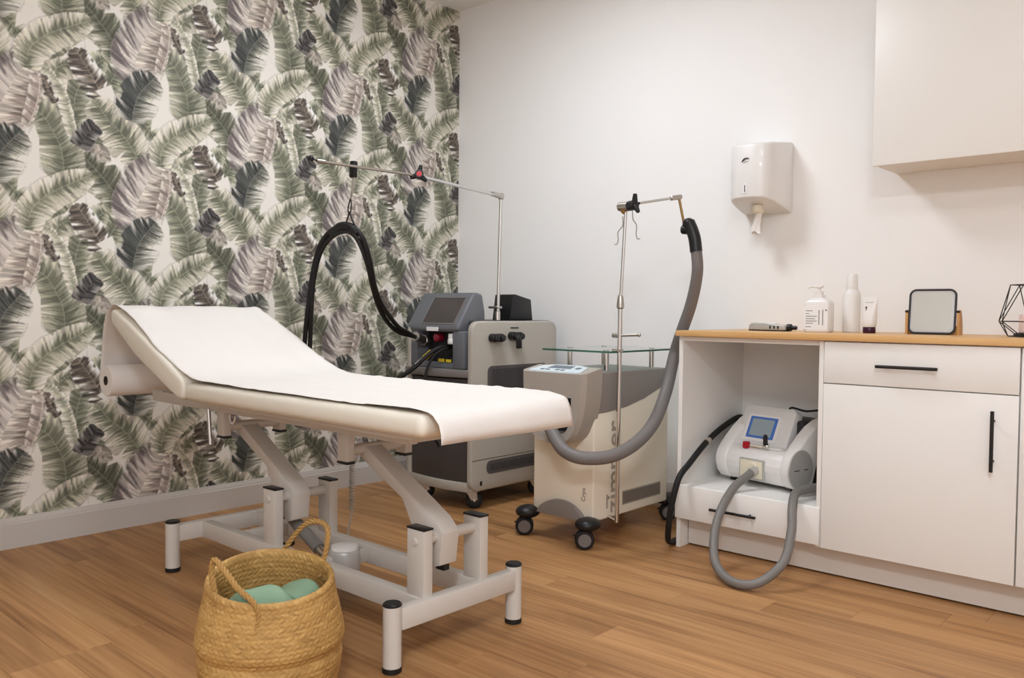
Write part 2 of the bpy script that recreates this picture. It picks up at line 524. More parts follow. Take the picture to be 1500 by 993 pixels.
def paint(res=0.0015):
    nx,ny=int(round(W_/res)),int(round(H_/res))
    xs=(np.arange(nx)+.5)*W_/nx; zs=(np.arange(ny)+.5)*H_/ny
    img=np.zeros((ny,nx,3)); img[:]=BG
    for li,(mid,wl,wr,st) in enumerate(LEAVES):
        P=smooth_poly(mid); seg=np.linalg.norm(np.diff(P,axis=0),axis=1); S=np.r_[0,np.cumsum(seg)]; L=S[-1]
        if st=='white': T=None
        else: T=np.gradient(P,axis=0)
        if st!='white': T/=np.linalg.norm(T,axis=1)[:,None]
        S_=STY.get(st,{}); wm=max(wl,wr)*1.05
        lo=P.min(0)-wm; hi=P.max(0)+wm
        for i in range(-3,4):
            for j in range(-4,5):
                off=np.array([i*W_, j*H_+(i*H_/2)])
                a=lo+off; b=hi+off
                if b[0]<0 or b[1]<0 or a[0]>W_ or a[1]>H_: continue
                i0=max(0,int(a[0]/W_*nx)); i1=min(nx,int(b[0]/W_*nx)+1)
                j0=max(0,int(a[1]/H_*ny)); j1=min(ny,int(b[1]/H_*ny)+1)
                if i1<=i0 or j1<=j0: continue
                X,Z=np.meshgrid(xs[i0:i1]-off[0],zs[j0:j1]-off[1])
                q=np.stack([X.ravel(),Z.ravel()],1)
                if st=='white':
                    V=np.array(mid); ins=np.zeros(len(q),bool)
                    for a_ in range(len(V)):
                        p_,r__=V[a_],V[a_-1]
                        c_=((p_[1]>q[:,1])!=(r__[1]>q[:,1]))&(q[:,0]<(r__[0]-p_[0])*(q[:,1]-p_[1])/(r__[1]-p_[1]+1e-12)+p_[0])
                        ins^=c_
                    sub=img[j0:j1,i0:i1].reshape(-1,3); sub[ins]=BG; img[j0:j1,i0:i1]=sub.reshape(j1-j0,i1-i0,3); continue
                d2=((q[:,None,:]-P[None])**2).sum(2); k=d2.argmin(1)
                v=q-P[k]; tg=T[k]; al=(v*tg).sum(1); sd=tg[:,0]*v[:,1]-tg[:,1]*v[:,0]
                s=S[k]+al; un=s/L; d=np.abs(sd); side=(sd>0)
                w=np.where(side,wl,wr)
                base,tip=S_.get('prof',(.22,.30))
                pr=np.clip(un+.02,0,1)**base*np.clip(1.03-un,0,1)**tip*1.25
                pr=np.minimum(pr,1.0)
                w=w*pr
                # vein coordinate
                vq=s-d*S_.get('ang',.55)+np.where(side,10.,0)
                lobe=n1(li*7+1,vq,1/.03); fine=n1(li*7+2,vq,1/.0075); fin2=n1(li*7+3,vq+d*.25,1/.0045)
                ext=.90+.10*lobe+.04*(fine-.5)
                slit=n1(li*7+4,vq,1/.011); slitm=np.clip((slit-S_.get('slit',.87))/.07,0,1)
                ext=ext-slitm*.5*n1(li*7+5,vq,1/.03)
                t=d/np.maximum(w,1e-5)
                mask=np.clip((ext-t)/.05,0,1)*((un>-.0)&(un<1.03)&(w>.001))
                tt=np.clip(t/np.maximum(ext,.05),0,1)
                cm,ce,cd=[np.array(c,float) for c in (S_['mid'],S_['edge'],S_['dark'])]
                if 'midr' in S_:
                    cm=np.where(side[:,None],cm,np.array(S_['midr'],float)); ce=np.where(side[:,None],ce,np.array(S_['edger'],float)); cd=np.where(side[:,None],cd,np.array(S_.get('darkr',S_['dark']),float))
                g=np.clip(tt*1.25-.1+.5*(fine-.5),0,1)[:,None]
                col=cm*(1-g)+ce*g
                # dark streaks growing from midrib / from edge
                reach=S_.get('reach',.45)
                frm=S_.get('from','mid')
                if frm=='mid': dk=np.clip((reach*(.25+1.5*fine)-tt)/.20,0,1)
                elif frm=='edge': dk=np.clip((tt-(1-reach*(.3+1.3*fine)))/.18,0,1)
                else: dk=np.clip(fine*1.5-.35+.5*(fin2-.5),0,1)
                dk=dk*S_.get('dstr',.7)*(.55+.45*n1(li*7+6,s,1/.07))
                col=col*(1-dk[:,None])+cd*dk[:,None]
                # fine light/dark lines
                col=col*(1+.46*(fin2[:,None]-.5)*S_.get('fine',1))
                # pale veins between lobes
                pv=np.clip((n1(li*7+8,vq,1/.016)-.70)/.09,0,1)*np.clip(tt*1.9-.45,0,1)*S_.get('pale',.7)
                col=col*(1-pv[:,None])+np.array([240,236,226.])*pv[:,None]
                # pale rim
                rim=np.clip((tt-.93)/.05,0,1)*.35
                col=col*(1-rim[:,None])+np.array([226,222,210.])*rim[:,None]
                # midrib
                mr=np.clip(1-d/S_.get('rib',.0022),0,1)*S_.get('ribs',.55)*(un>.02)
                col=col*(1-mr[:,None])+np.array(S_.get('ribc',(214,210,194)),float)*mr[:,None]
                # soft contact shade just outside is printed: thin darker outline
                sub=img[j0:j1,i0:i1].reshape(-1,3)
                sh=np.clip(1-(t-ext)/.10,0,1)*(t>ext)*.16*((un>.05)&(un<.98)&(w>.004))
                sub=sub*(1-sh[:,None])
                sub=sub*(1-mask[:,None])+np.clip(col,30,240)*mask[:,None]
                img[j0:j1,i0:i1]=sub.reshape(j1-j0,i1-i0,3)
    return img
BG=(232,228,220)
G=dict(mid=(146,149,128),edge=(188,186,168),dark=(98,101,86),reach=.55,dstr=.92)
STY={
 'green':G,
 'pale':dict(mid=(172,170,150),edge=(204,199,184),dark=(106,109,92),reach=.46,dstr=.95),
 'dgreen':dict(mid=(112,114,96),edge=(152,152,134),dark=(82,84,70),reach=.7,dstr=.85,slit=.74,pale=.9),
 'vert':dict(mid=(140,142,122),edge=(184,182,164),dark=(96,99,84),reach=.55,dstr=.85,slit=.85,pale=.8),
 'pink':dict(mid=(206,198,190),edge=(196,186,180),dark=(72,64,66),reach=.62,dstr=.9,**{'from':'edge'},midr=(208,199,188),edger=(192,182,172),darkr=(116,104,96),pale=.5,ribc=(210,204,190)),
 'pinkfold':dict(mid=(196,186,178),edge=(206,198,188),dark=(130,116,108),dstr=.7,pale=.6,reach=.8,ribc=(226,220,210),rib=.004,ribs=.9),
 'coal':dict(mid=(92,96,92),edge=(78,80,78),dark=(56,58,56),reach=.9,dstr=.55,midr=(112,114,104),edger=(190,188,176),darkr=(70,70,66),slit=.66,pale=.75,rib=.0015,fine=2),
 'brown':dict(mid=(120,110,98),edge=(96,88,82),dark=(64,58,56),dstr=.9,**{'from':'all'},slit=.52,pale=1.2,fine=2),
 'fold':dict(mid=(182,180,162),edge=(214,210,198),dark=(120,124,104),reach=.4,dstr=.6,pale=.5),
 'patch':dict(mid=(96,92,90),edge=(90,88,86),dark=(50,48,50),dstr=1.,**{'from':'all'},fine=2.5,pale=.5,slit=.9,ribs=0,prof=(.08,.1)),
 'sand':dict(mid=(186,178,166),edge=(176,168,158),dark=(112,102,96),dstr=.8,**{'from':'all'},pale=.6),
}
LEAVES = [
    ([(0.105, -0.436), (0.096, -0.352), (0.059, -0.247)], 0.06, 0.06, 'green'),
    ([(-0.091, 0.056), (-0.021, 0.154), (0.015, 0.279)], 0.1, 0.1, 'green'),
    ([(-0.459, -0.116), (-0.406, -0.013), (-0.383, 0.108)], 0.1, 0.1, 'green'),
    ([(-0.24, 0.166), (-0.191, 0.226), (-0.124, 0.308)], 0.08, 0.08, 'pale'),
    ([(-0.217, 0.029), (-0.125, 0.106), (-0.073, 0.207)], 0.08, 0.08, 'pale'),
    ([(-0.284, -0.427), (-0.218, -0.371), (-0.143, -0.385)], 0.06, 0.06, 'fold'),
    ([(-0.143, -0.328), (-0.022, -0.21), (0.05, -0.131)], 0.08, 0.08, 'pale'),
    ([(0.106, -0.045), (0.051, -0.022), (-0.021, -0.019)], 0.05, 0.06, 'green'),
    ([(-0.074, -0.087), (-0.056, 0.039), (-0.073, 0.101)], 0.06, 0.06, 'pale'),
    ([(-0.361, -0.142), (-0.314, -0.22), (-0.243, -0.295)], 0.06, 0.06, 'green'),
    ([(-0.039, -0.031), (-0.049, 0.065), (-0.034, 0.176), (0.024, 0.281), (0.07, 0.326)], 0.1, 0.085, 'green'),
    ([(-0.02, 0.327), (-0.098, 0.306), (-0.132, 0.257)], 0.05, 0.06, 'pale'),
    ([(-0.118, -0.487), (-0.126, -0.423), (-0.092, -0.378), (-0.022, -0.368), (0.05, -0.4)], 0.04, 0.075, 'pale'),
    ([(0.001, -0.24), (0.064, -0.276), (-0.022, -0.322), (-0.101, -0.354)], 0, 0, 'white'),
    ([(0.068, -0.474), (0.023, -0.395), (-0.039, -0.3)], 0.085, 0.06, 'brown'),
    ([(0.038, 0.189), (0.106, 0.23), (0.125, 0.176), (0.097, 0.144)], 0, 0, 'white'),
    ([(0.171, -0.341), (0.124, -0.245), (0.059, -0.163), (-0.012, -0.092)], 0.085, 0.1, 'dgreen'),
    ([(0.05, -0.097), (0.087, -0.065), (-0.003, -0.049)], 0.03, 0.03, 'sand'),
    ([(-0.296, -0.445), (-0.362, -0.337), (-0.408, -0.282), (-0.453, -0.244), (-0.504, -0.177)], 0.115, 0.1, 'pale'),
    ([(0.096, -0.072), (0.12, -0.084), (0.167, -0.041), (0.138, -0.085), (0.19, -0.157), (0.119, -0.11), (0.073, -0.122), (0.106, -0.095)], 0, 0, 'white'),
    ([(-0.088, -0.196), (-0.095, -0.092), (-0.117, -0.031), (-0.159, 0.041), (-0.2, 0.072)], 0.11, 0.11, 'vert'),
    ([(-0.227, -0.053), (-0.199, 0.009), (-0.182, -0.044), (-0.181, -0.208), (-0.267, -0.267), (-0.25, -0.137)], 0, 0, 'white'),
    ([(-0.047, -0.016), (-0.056, 0.039), (-0.082, 0.14), (-0.124, 0.219), (-0.183, 0.252)], 0.045, 0.02, 'fold'),
    ([(-0.116, 0.112), (-0.141, 0.15), (-0.17, 0.211)], 0.03, 0.03, 'brown'),
    ([(-0.026, -0.057), (0.001, -0.002), (0.042, 0.044)], 0.046, 0.044, 'patch'),
    ([(-0.339, -0.068), (-0.329, 0.043), (-0.289, 0.138), (-0.224, 0.257)], 0.135, 0.13, 'pink'),
    ([(-0.221, -0.004), (-0.19, 0.09), (-0.178, 0.181), (-0.199, 0.256)], 0.05, 0.012, 'pinkfold'),
    ([(-0.223, -0.419), (-0.217, -0.347), (-0.168, -0.283), (-0.092, -0.23), (0.014, -0.171)], 0.075, 0.085, 'pale'),
    ([(-0.35, -0.237), (-0.338, -0.169), (-0.31, -0.101), (-0.249, -0.026)], 0.105, 0.105, 'coal'),
]

# ------------------------------------------------------------------ setting
RX, RY, RZ = 5.2, -5.4, 2.797
def build_left_wall():
    tile = paint(0.0015)
    k = 1
    blur = np.zeros_like(tile)
    for dx in (-1, 0, 1):
        for dz in (-1, 0, 1):
            blur += np.roll(np.roll(tile, dx, 1), dz, 0)
    tile = .45 * tile + .55 * blur / 9.0
    ys = np.concatenate([np.arange(RY, -2.9, 0.02), np.linspace(-2.9, 0.0, 860)])
    zs = np.linspace(0.0, RZ, 780)
    ny, nz = len(ys), len(zs)
    Yg, Zg = np.meshgrid(ys, zs)
    i = np.floor((Yg - Y0) / W_)
    yl = (Yg - Y0) - i * W_
    zl = (Zg - Z0 - i * H_ / 2) % H_
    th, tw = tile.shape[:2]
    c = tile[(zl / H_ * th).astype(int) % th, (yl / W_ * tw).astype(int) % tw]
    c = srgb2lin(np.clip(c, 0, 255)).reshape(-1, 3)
    co = np.zeros((ny * nz, 3))
    co[:, 1] = Yg.ravel(); co[:, 2] = Zg.ravel()
    idx = np.arange(ny * nz).reshape(nz, ny)
    q = np.stack([idx[:-1, :-1], idx[:-1, 1:], idx[1:, 1:], idx[1:, :-1]], -1).reshape(-1, 4)
    # masonry behind the paper
    b = len(co)
    co = np.vstack([co, [(-.1, RY, 0), (-.1, 0, 0), (-.1, 0, RZ), (-.1, RY, RZ)]])
    c = np.vstack([c, np.full((4, 3), .6)])
    A, B_, C_, D_ = idx[0, 0], idx[0, -1], idx[-1, -1], idx[-1, 0]
    ex = np.array([[b, b + 3, b + 2, b + 1], [A, b, b + 1, B_], [B_, b + 1, b + 2, C_], [C_, b + 2, b + 3, D_], [D_, b + 3, b, A]])
    faces = np.vstack([q, ex])
    me = bpy.data.meshes.new('wall_left')
    me.vertices.add(len(co)); me.vertices.foreach_set('co', co.astype(np.float32).ravel())
    me.loops.add(faces.size); me.loops.foreach_set('vertex_index', faces.astype(np.int32).ravel())
    me.polygons.add(len(faces))
    me.polygons.foreach_set('loop_start', np.arange(0, faces.size, 4, dtype=np.int32))
    me.update(calc_edges=True)
    at = me.color_attributes.new('print', 'FLOAT_COLOR', 'POINT')
    at.data.foreach_set('color', np.hstack([c, np.ones((len(c), 1))]).astype(np.float32).ravel())
    me.materials.append(MAT['wallpaper'])
    o = bpy.data.objects.new('wall_left', me)
    COL.objects.link(o)
    return structure(o, 'wall papered with a green, grey and pink banana leaf print')
build_left_wall()
structure(M().box((-.1, 0, 0), (RX + .1, .1, RZ)).build('wall_back', MAT['white_wall']), 'plain white wall behind the machines and cabinets')
structure(M().box((RX, RY, 0), (RX + .1, 0, RZ)).build('wall_right', MAT['white_wall']))
structure(M().box((-.1, RY - .1, 0), (RX + .1, RY, RZ)).build('wall_front', MAT['white_wall']))
structure(M().box((-.1, RY - .1, RZ), (RX + .1, .1, RZ + .1)).build('ceiling', MAT['ceiling']), 'white ceiling')

floor = structure(M().box((-.1, RY - .1, -.1), (RX + .1, .1, -.006)).build('floor', MAT['gap']), 'light oak plank floor')
PW, PL = 0.14, 1.24
full_plank = None
def plank_mesh(length):
    m = M()
    g, c, h = 0.00025, 0.0007, 0.006
    hx, hy = length / 2 - g, PW / 2 - g
    b = m.bm
    lo = [b.verts.new((sx * hx, sy * hy, -h)) for sx, sy in ((-1, -1), (1, -1), (1, 1), (-1, 1))]
    mi = [b.verts.new((sx * hx, sy * hy, -c)) for sx, sy in ((-1, -1), (1, -1), (1, 1), (-1, 1))]
    hi = [b.verts.new((sx * (hx - c), sy * (hy - c), 0)) for sx, sy in ((-1, -1), (1, -1), (1, 1), (-1, 1))]
    for A, B in ((lo, mi), (mi, hi)):
        for k in range(4):
            b.faces.new((A[k], A[(k + 1) % 4], B[(k + 1) % 4], B[k]))
    b.faces.new(hi)
    b.faces.new(lo[::-1])
    return m
row_joint = {7: 2.52, 11: 2.26, 6: 2.763}
ya = -0.09

r_i = 0
y = ya + PW
rng = random.Random(11)
while y > RY:
    y1 = y - PW
    off = row_joint.get(r_i, None)
    x0 = -((PL - off % PL) % PL) if off is not None else -rng.uniform(0, PL)
    while x0 < RX - .001:
        a, b = max(0.0, x0), min(RX, x0 + PL)
        if b - a > 0.03:
            if b - a > PL - 1e-4:
                if full_plank is None:
                    o = plank_mesh(PL).build('plank', MAT['oak_floor'], floor, origin=(0, 0, 0), flat=True)
                    full_plank = o
                else:
                    o = full_plank.copy(); COL.objects.link(o); o.parent = floor
            else:
                o = plank_mesh(b - a).build('plank', MAT['oak_floor'], floor, origin=(0, 0, 0), flat=True)
            o.location = ((a + b) / 2, y - PW / 2, 0)
        x0 += PL
    y = y1
    r_i += 1

# skirting boards: flat board with a stepped moulded top
def skirt_profile():
    return [(0, 0), (.015, 0), (.015, .098), (.012, .101), (.012, .108), (.010, .112), (.007, .124), (0, .124)]
structure(M().prism([(a, z) for a, z in skirt_profile()], 'y', RY, 0.0).build('baseboard_left', MAT['skirting']), 'white skirting board under the leaf wallpaper')
structure(M().prism([(-a, z) for a, z in skirt_profile()], 'x', .015, 1.92).build('baseboard_back', MAT['skirting']), 'white skirting board under the plain white wall')

# ceiling panels (LED panel over the bed, the others added for fill light)
for i, (lx, ly, watts) in enumerate(CEILING_AND_FILL_PANELS):
    t = thing('ceiling_and_fill_light', ['square LED ceiling panel above the treatment bed', 'added unseen fill light panel above the floor before the cabinets', 'added unseen fill light panel in the front corner by the leaf wallpaper', 'added unseen fill light panel in the front corner away from the wallpaper'][i], 'ceiling light', (lx, ly, RZ), 'LED panels in the ceiling')
    m = M()
    for a, b in (((-.3, -.3), (.3, -.28)), ((-.3, .28), (.3, .3)), ((-.3, -.28), (-.28, .28)), ((.28, -.28), (.3, .28))):
        m.box((lx + a[0], ly + a[1], RZ - .022), (lx + b[0], ly + b[1], RZ), .002, 1)
    m.build('frame', MAT['lamp_frame'], t)
    M().box((lx - .279, ly - .279, RZ - .016), (lx + .279, ly + .279, RZ - .010)).build('diffuser', MAT['lamp_diffuser'], t)

# ------------------------------------------------------------------ worktop and base cabinets
tag(M().box((1.921, -.62, .877), (4.35, -.001, .90), .0025, 2).build('worktop', MAT['oak_top'], None, (1.921, -.62, .877)), 'long oak worktop lying across the white base cabinets', 'worktop')
tag(M().box((1.945, -.528, .007), (4.35, -.512, .117), .001, 1).build('plinth_board', MAT['plinth'], None, (1.945, -.528, 0)), 'white plinth board along the floor under the base cabinets', 'plinth')

def bar_handle(a, b, parent, yoff=-.634):
    """Straight black bar on two posts."""
    a, b = Vector(a), Vector(b)
    d = (b - a)
    m = M().cyl(a, b, .0058, 14, bev=.001)
    for f in (.17, .83):
        p = a + d * f
        m.cyl(p, (p.x, -.604, p.z), .0042, 10)
    return m.build('handle', MAT['black_metal'], parent)

t = thing('base_cabinet', 'white base cabinet with an open niche above one low drawer', 'cabinet', (1.923, -.60, 0))
M().box((1.923, -.590, 0), (1.941, -.02, .876), .001, 1).build('side_panel', MAT['cab_white'], t)
M().box((2.514, -.600, .118), (2.531, -.02, .876), .001, 1).build('side_panel', MAT['cab_white'], t)
M().box((1.941, -.055, .118), (2.514, -.04, .876)).build('back_panel', MAT['cab_inner'], t)
M().box((1.941, -.590, .858), (2.514, -.04, .876), .001, 1).build('top_panel', MAT['cab_white'], t)
M().box((1.941, -.596, .246), (2.514, -.055, .264), .001, 1).build('shelf', MAT['cab_white'], t)
M().box((1.941, -.580, .118), (2.514, -.055, .134), .001, 1).build('bottom_panel', MAT['cab_inner'], t)
d = M().box((1.925, -.607, .126), (2.529, -.590, .262), .0012, 2).build('drawer', MAT['cab_white'], t)
bar_handle((2.097, -.634, .190), (2.293, -.634, .190), d)

t = thing('base_cabinet', 'white base cabinet with a drawer over a wide door and black bar handles', 'cabinet', (2.533, -.60, 0))
M().box((2.5335, -.588, .118), (3.156, -.02, .876), .001, 1).build('carcass', MAT['cab_inner'], t)
d = M().box((2.535, -.607, .7245), (3.155, -.589, .8735), .0012, 2).build('drawer', MAT['cab_white'], t)
bar_handle((2.724, -.634, .7935), (2.923, -.634, .7935), d)
d = M().box((2.535, -.607, .119), (3.155, -.589, .7205), .0012, 2).build('door', MAT['cab_white'], t)
bar_handle((3.0875, -.634, .475), (3.0875, -.634, .670), d)

t = thing('base_cabinet', 'white base cabinet at the far end of the worktop, cut by the picture edge', 'cabinet', (3.160, -.60, 0))
M().box((3.1585, -.588, .118), (3.78, -.02, .876), .001, 1).build('carcass', MAT['cab_inner'], t)
M().box((3.160, -.607, .119), (3.778, -.589, .8735), .0012, 2).build('door', MAT['cab_white'], t)

t = thing('wall_cabinet', 'white wall cabinet hung above the worktop', 'cabinet', (2.575, -.277, 1.547))
M().box((2.577, -.258, 1.549), (3.95, -.002, 2.247), .001, 1).build('carcass', MAT['cab_inner'], t)
M().box((2.575, -.277, 1.545), (3.26, -.259, 2.25), .0012, 2).build('door', MAT['cab_white'], t)
M().box((3.263, -.277, 1.545), (3.948, -.259, 2.25), .0012, 2).build('door', MAT['cab_white'], t)

# ------------------------------------------------------------------ treatment bed
bed = thing('treatment_bed', 'cream padded treatment bed with raised head end on a white steel lifting frame', 'bed', (1.38, -1.94, 0))
FW = MAT['frame_white']
M().prism([(.985, -2.258), (2.206, -2.258), (2.150, -1.622), (.985, -1.622)], 'z', .654, .715, .026, 5).build('mattress', MAT['vinyl'], bed)
m = M().prism([(.975, .657), (.978, .700), (.965, .728), (.75, .822), (.56, .908), (.405, .968), (.385, .955), (.395, .905), (.60, .792), (.80, .708), (.935, .656)], 'y', -2.255, -1.615, .016, 4)
m.build('backrest', MAT['vinyl'], bed)
# base: four round legs, two end beams, two long rails, four uprights
for lx, ly in ((.752, -2.183), (2.010, -2.185), (2.004, -1.692), (.752, -1.692)):
    leg = M().cyl((lx, ly, .016), (lx, ly, .180), .0255, 28).build('leg', FW, bed)
    M().cyl((lx, ly, .178), (lx, ly, .189), .0262, 28, bev=.004).build('leg_cap', MAT['black_plastic'], leg)
    M().cyl((lx, ly, 0), (lx, ly, .018), .0265, 28, bev=.003).build('rubber_foot', MAT['black_rubber'], leg)
for bx in (.735, 1.990):
    M().box((bx, -2.166, .111), (bx + .040, -1.711, .171), .004, 2).build('end_beam', FW, bed)
for by in (-2.080, -1.853):
    M().box((.774, by, .111), (1.992, by + .040, .171), .004, 2).build('side_rail', FW, bed)
M().box((1.44, -2.042, .116), (1.48, -1.851, .160), .003, 2).build('cross_member', FW, bed)
M().box((.96, -2.042, .116), (1.00, -1.851, .160), .003, 2).build('cross_member', FW, bed)
for ux in (1.190, 1.940):
    for uy in (-2.075, -1.851):
        up = M().box((ux, uy, .168), (ux + .072, uy + .035, .360), .004, 2).build('upright', FW, bed)
        M().box((ux - .001, uy - .001, .358), (ux + .073, uy + .036, .3645), .0015, 2).build('upright_cap', MAT['black_plastic'], up)
        M().cyl((ux + .036, uy - .006 if uy < -2 else uy + .030, .325), (ux + .036, uy + .006 if uy < -2 else uy + .041, .325), .011, 16, bev=.002).build('pivot_bolt', FW, up)
    M().cyl((ux + .036, -2.042, .325), (ux + .036, -1.849, .325), .0165, 20).build('pivot_tube', FW, bed)
# upper frame
for fy in (-2.082, -1.850):
    M().box((.37, fy, .594), (1.955, fy + .035, .636), .004, 2).build('upper_rail', FW, bed)
for fx in (.37, 1.18, 1.915):
    M().box((fx, -2.049, .598), (fx + .04, -1.848, .632), .003, 2).build('upper_crossbar', FW, bed)
M().box((1.0, -2.20, .636), (2.10, -1.66, .655), .002, 1).build('mattress_board', FW, bed)
M().box((.36, -2.078, .630), (.45, -2.052, .640), .002, 1).build('end_stop', FW, bed)
for hx in (.886, 1.618):
    for hy in (-2.080, -1.850):
        br = M().box((hx, hy, .508), (hx + .050, hy + .030, .596), .004, 2).build('hanger', FW, bed)
        M().box((hx - .001, hy - .001, .500), (hx + .051, hy + .031, .509), .002, 2).build('hanger_cap', MAT['black_plastic'], br)
    M().cyl((hx + .025, -2.052, .540), (hx + .025, -1.848, .540), .0165, 20).build('pivot_tube', FW, bed)
# lifting arms: wide rectangular tubes with a gusset at the lower end
def arm(dx):
    poly = [(1.628, .556), (1.662, .546), (1.975, .374), (2.012, .340), (2.000, .245), (1.958, .232), (1.888, .322), (1.834, .412), (1.694, .482), (1.626, .516)]
    return M().prism([(a + dx, b) for a, b in poly], 'y', -2.003, -1.937, .003, 2).build('lift_arm', FW, bed)
arm(-.742)
arm(0)
M().box((1.962, -1.985, .225), (1.998, -1.962, .272), .003, 2).build('rubber_stop', MAT['black_rubber'], bed)
# electric actuator between the long rails
act = M().cyl((1.145, -1.955, .250), (1.345, -1.955, .155), .021, 20).build('actuator', MAT['hose_dark'], bed)
M().cyl((1.125, -1.955, .260), (1.160, -1.955, .243), .026, 20, bev=.004).build('actuator_collar', MAT['black_plastic'], act)
M().cyl((1.30, -1.955, .176), (1.45, -1.955, .105), .015, 16).build('actuator_tube', MAT['steel'], act)
mo = M().lathe([(.050, .0), (.052, .02), (.052, .085), (.049, .092), (.046, .094)], (1.475, -1.945, .085), 28)
mo.build('motor', MAT['silver_plastic'], act)
M().lathe([(.045, 0), (.044, .012), (.030, .016), (0, .017)], (1.475, -1.945, .178), 28).build('motor_cap', MAT['white_plastic'], act)
M().box((1.41, -2.0, .075), (1.55, -1.89, .088), .003, 2).build('motor_bracket', MAT['black_plastic'], act)
# paper-roll holder under the raised head end
M().tube(catmull([(.40, -1.94, .615), (.33, -1.94, .635), (.26, -1.94, .672)], .01), .008, 10).tube([(.245, -2.12, .675), (.245, -1.61, .675)], .0075, 10).build('roll_holder', MAT['steel'], bed)
# adjusting rod, hook and the coiled hand-control lead
M().cyl((.835, -2.085, .60), (.850, -2.085, .470), .0075, 14).build('support_rod', MAT['chrome'], bed)
M().tube(catmull([(1.012, -2.10, .596), (1.016, -2.10, .578), (1.030, -2.10, .566), (1.044, -2.10, .576), (1.052, -2.10, .594)], .004), .0035, 8).build('wire_hook', MAT['white_plastic'], bed)
coil = [(1.17, -1.70, .585), (1.19, -1.70, .50), (1.185, -1.70, .43)]
pts = catmull(coil, .01)
for k in range(20 * 12):
    a = 2 * PI * k / 12
    z = .43 - k / (20 * 12) * .21
    pts.append(Vector((1.19 + .008 * math.cos(a), -1.70 + .008 * math.sin(a), z)))
pts += catmull([(1.195, -1.70, .218), (1.22, -1.73, .19), (1.30, -1.80, .165), (1.43, -1.90, .15)], .01)
M().tube(pts, .0030, 6).build('control_lead', MAT['silver_plastic'], bed)
M().box((1.98, -1.80, .598), (2.03, -1.71, .63), .004, 2).build('lead_clamp', MAT['black_plastic'], bed)

# paper roll and the sheet drawn from it over the bed
roll = thing('couch_paper_roll', 'white couch paper roll at the head end, its sheet drawn over the whole bed', 'paper roll', (.245, -1.93, .675))
m = M()
ro, ri = .064, .019
rings = []
for yy, rr in ((-2.214, ri), (-2.214, ro - .003), (-2.210, ro), (-1.634, ro), (-1.630, ro - .003), (-1.630, ri)):
    rings.append([m.bm.verts.new((.245 + rr * math.cos(2 * PI * k / 40), yy, .675 + rr * math.sin(2 * PI * k / 40))) for k in range(40)])
for A, B in zip(rings, rings[1:]):
    for k in range(40):
        m.bm.faces.new((A[k], A[(k + 1) % 40], B[(k + 1) % 40], B[k]))
m.build('roll', MAT['paper'], roll)
m = M()
rings = []
for rr, yy in ((ri, -2.2155), (ri, -1.629), (ri - .003, -1.629), (ri - .003, -2.2155)):
    rings.append([m.bm.verts.new((.245 + rr * math.cos(2 * PI * k / 24), yy, .675 + rr * math.sin(2 * PI * k / 24))) for k in range(24)])
for i in range(4):
    A, B = rings[i], rings[(i + 1) % 4]
    for k in range(24):
        m.bm.faces.new((A[k], A[(k + 1) % 24], B[(k + 1) % 24], B[k]))
m.build('core', MAT['core'], roll)
prof = [(.1795, .670), (.181, .690), (.215, .790), (.275, .900), (.325, .958), (.360, .972), (.405, .973), (.56, .915), (.75, .829), (.90, .764), (.985, .737), (1.05, .726), (1.15, .723), (1.4, .721), (1.7, .721), (2.0, .721), (2.13, .720), (2.185, .717), (2.220, .708), (2.240, .690), (2.247, .668), (2.248, .646)]
cp = [Vector((a, 0, b)) for a, b in prof]
P = catmull(cp, .016)
S = [0.0]
for a, b in zip(P, P[1:]):
    S.append(S[-1] + (b - a).length)
def n1d(seed, x):
    r = random.Random(seed * 7919 + int(math.floor(x))); a = r.random()
    r = random.Random(seed * 7919 + int(math.floor(x)) + 1); b = r.random()
    f = x - math.floor(x); f = f * f * (3 - 2 * f)
    return a * (1 - f) + b * f
m = M()
NY = 44
grid = []
for i, p in enumerate(P):
    s = S[i]
    y0 = -2.238 + .006 * (n1d(1, s * 9) - .5) + .003 * (n1d(2, s * 60) - .5)
    y1 = -1.618 + .007 * (n1d(3, s * 7) - .5) + .004 * (n1d(4, s * 50) - .5)
    y0 += .030 * max(0.0, 1 - s / .32)
    if p.x > 1.8:
        y1 -= .020 * (p.x - 1.8) / .44
    tg = (P[min(i + 1, len(P) - 1)] - P[max(i - 1, 0)]).normalized()
    nr = Vector((-tg.z, 0, tg.x))
    row = []
    for j in range(NY + 1):
        v = j / NY
        w = (.0035 if p.x > 1.95 else .0008) + .0016 * math.sin(v * 9 + s * 6) + .0012 * math.sin(v * 23 - s * 11 + 1.3)
        # soft pillow dent near the head end, and a lifted edge
        w += .016 * math.exp(-((s - .46) / .05) ** 2 - ((v - .16) / .10) ** 2)
        w += .008 * math.exp(-((s - .54) / .16) ** 2) * math.exp(-(v / .06) ** 2)
        lift = .004 * max(0.0, n1d(6, s * 26) - .55) * 2.2
        w += lift * (math.exp(-((1 - v) / .03) ** 2) + .4 * math.exp(-(v / .03) ** 2))
        q = p + nr * (w + .0015)
        if p.x > 1.9:
            q.x -= .062 * v * (p.x - 1.9) / .34
            if p.x > 2.2: q.z -= .016 * v * (.72 - p.z) / .07
        row.append(m.bm.verts.new((q.x, y0 + (y1 - y0) * v, q.z)))
    grid.append(row)
for A, B in zip(grid, grid[1:]):
    for j in range(NY):
        m.bm.faces.new((A[j], A[j + 1], B[j + 1], B[j]))
sheet = m.build('sheet', MAT['paper'], roll, sharp=60)
so = sheet.modifiers.new('thickness', 'SOLIDIFY')
so.thickness = .0006

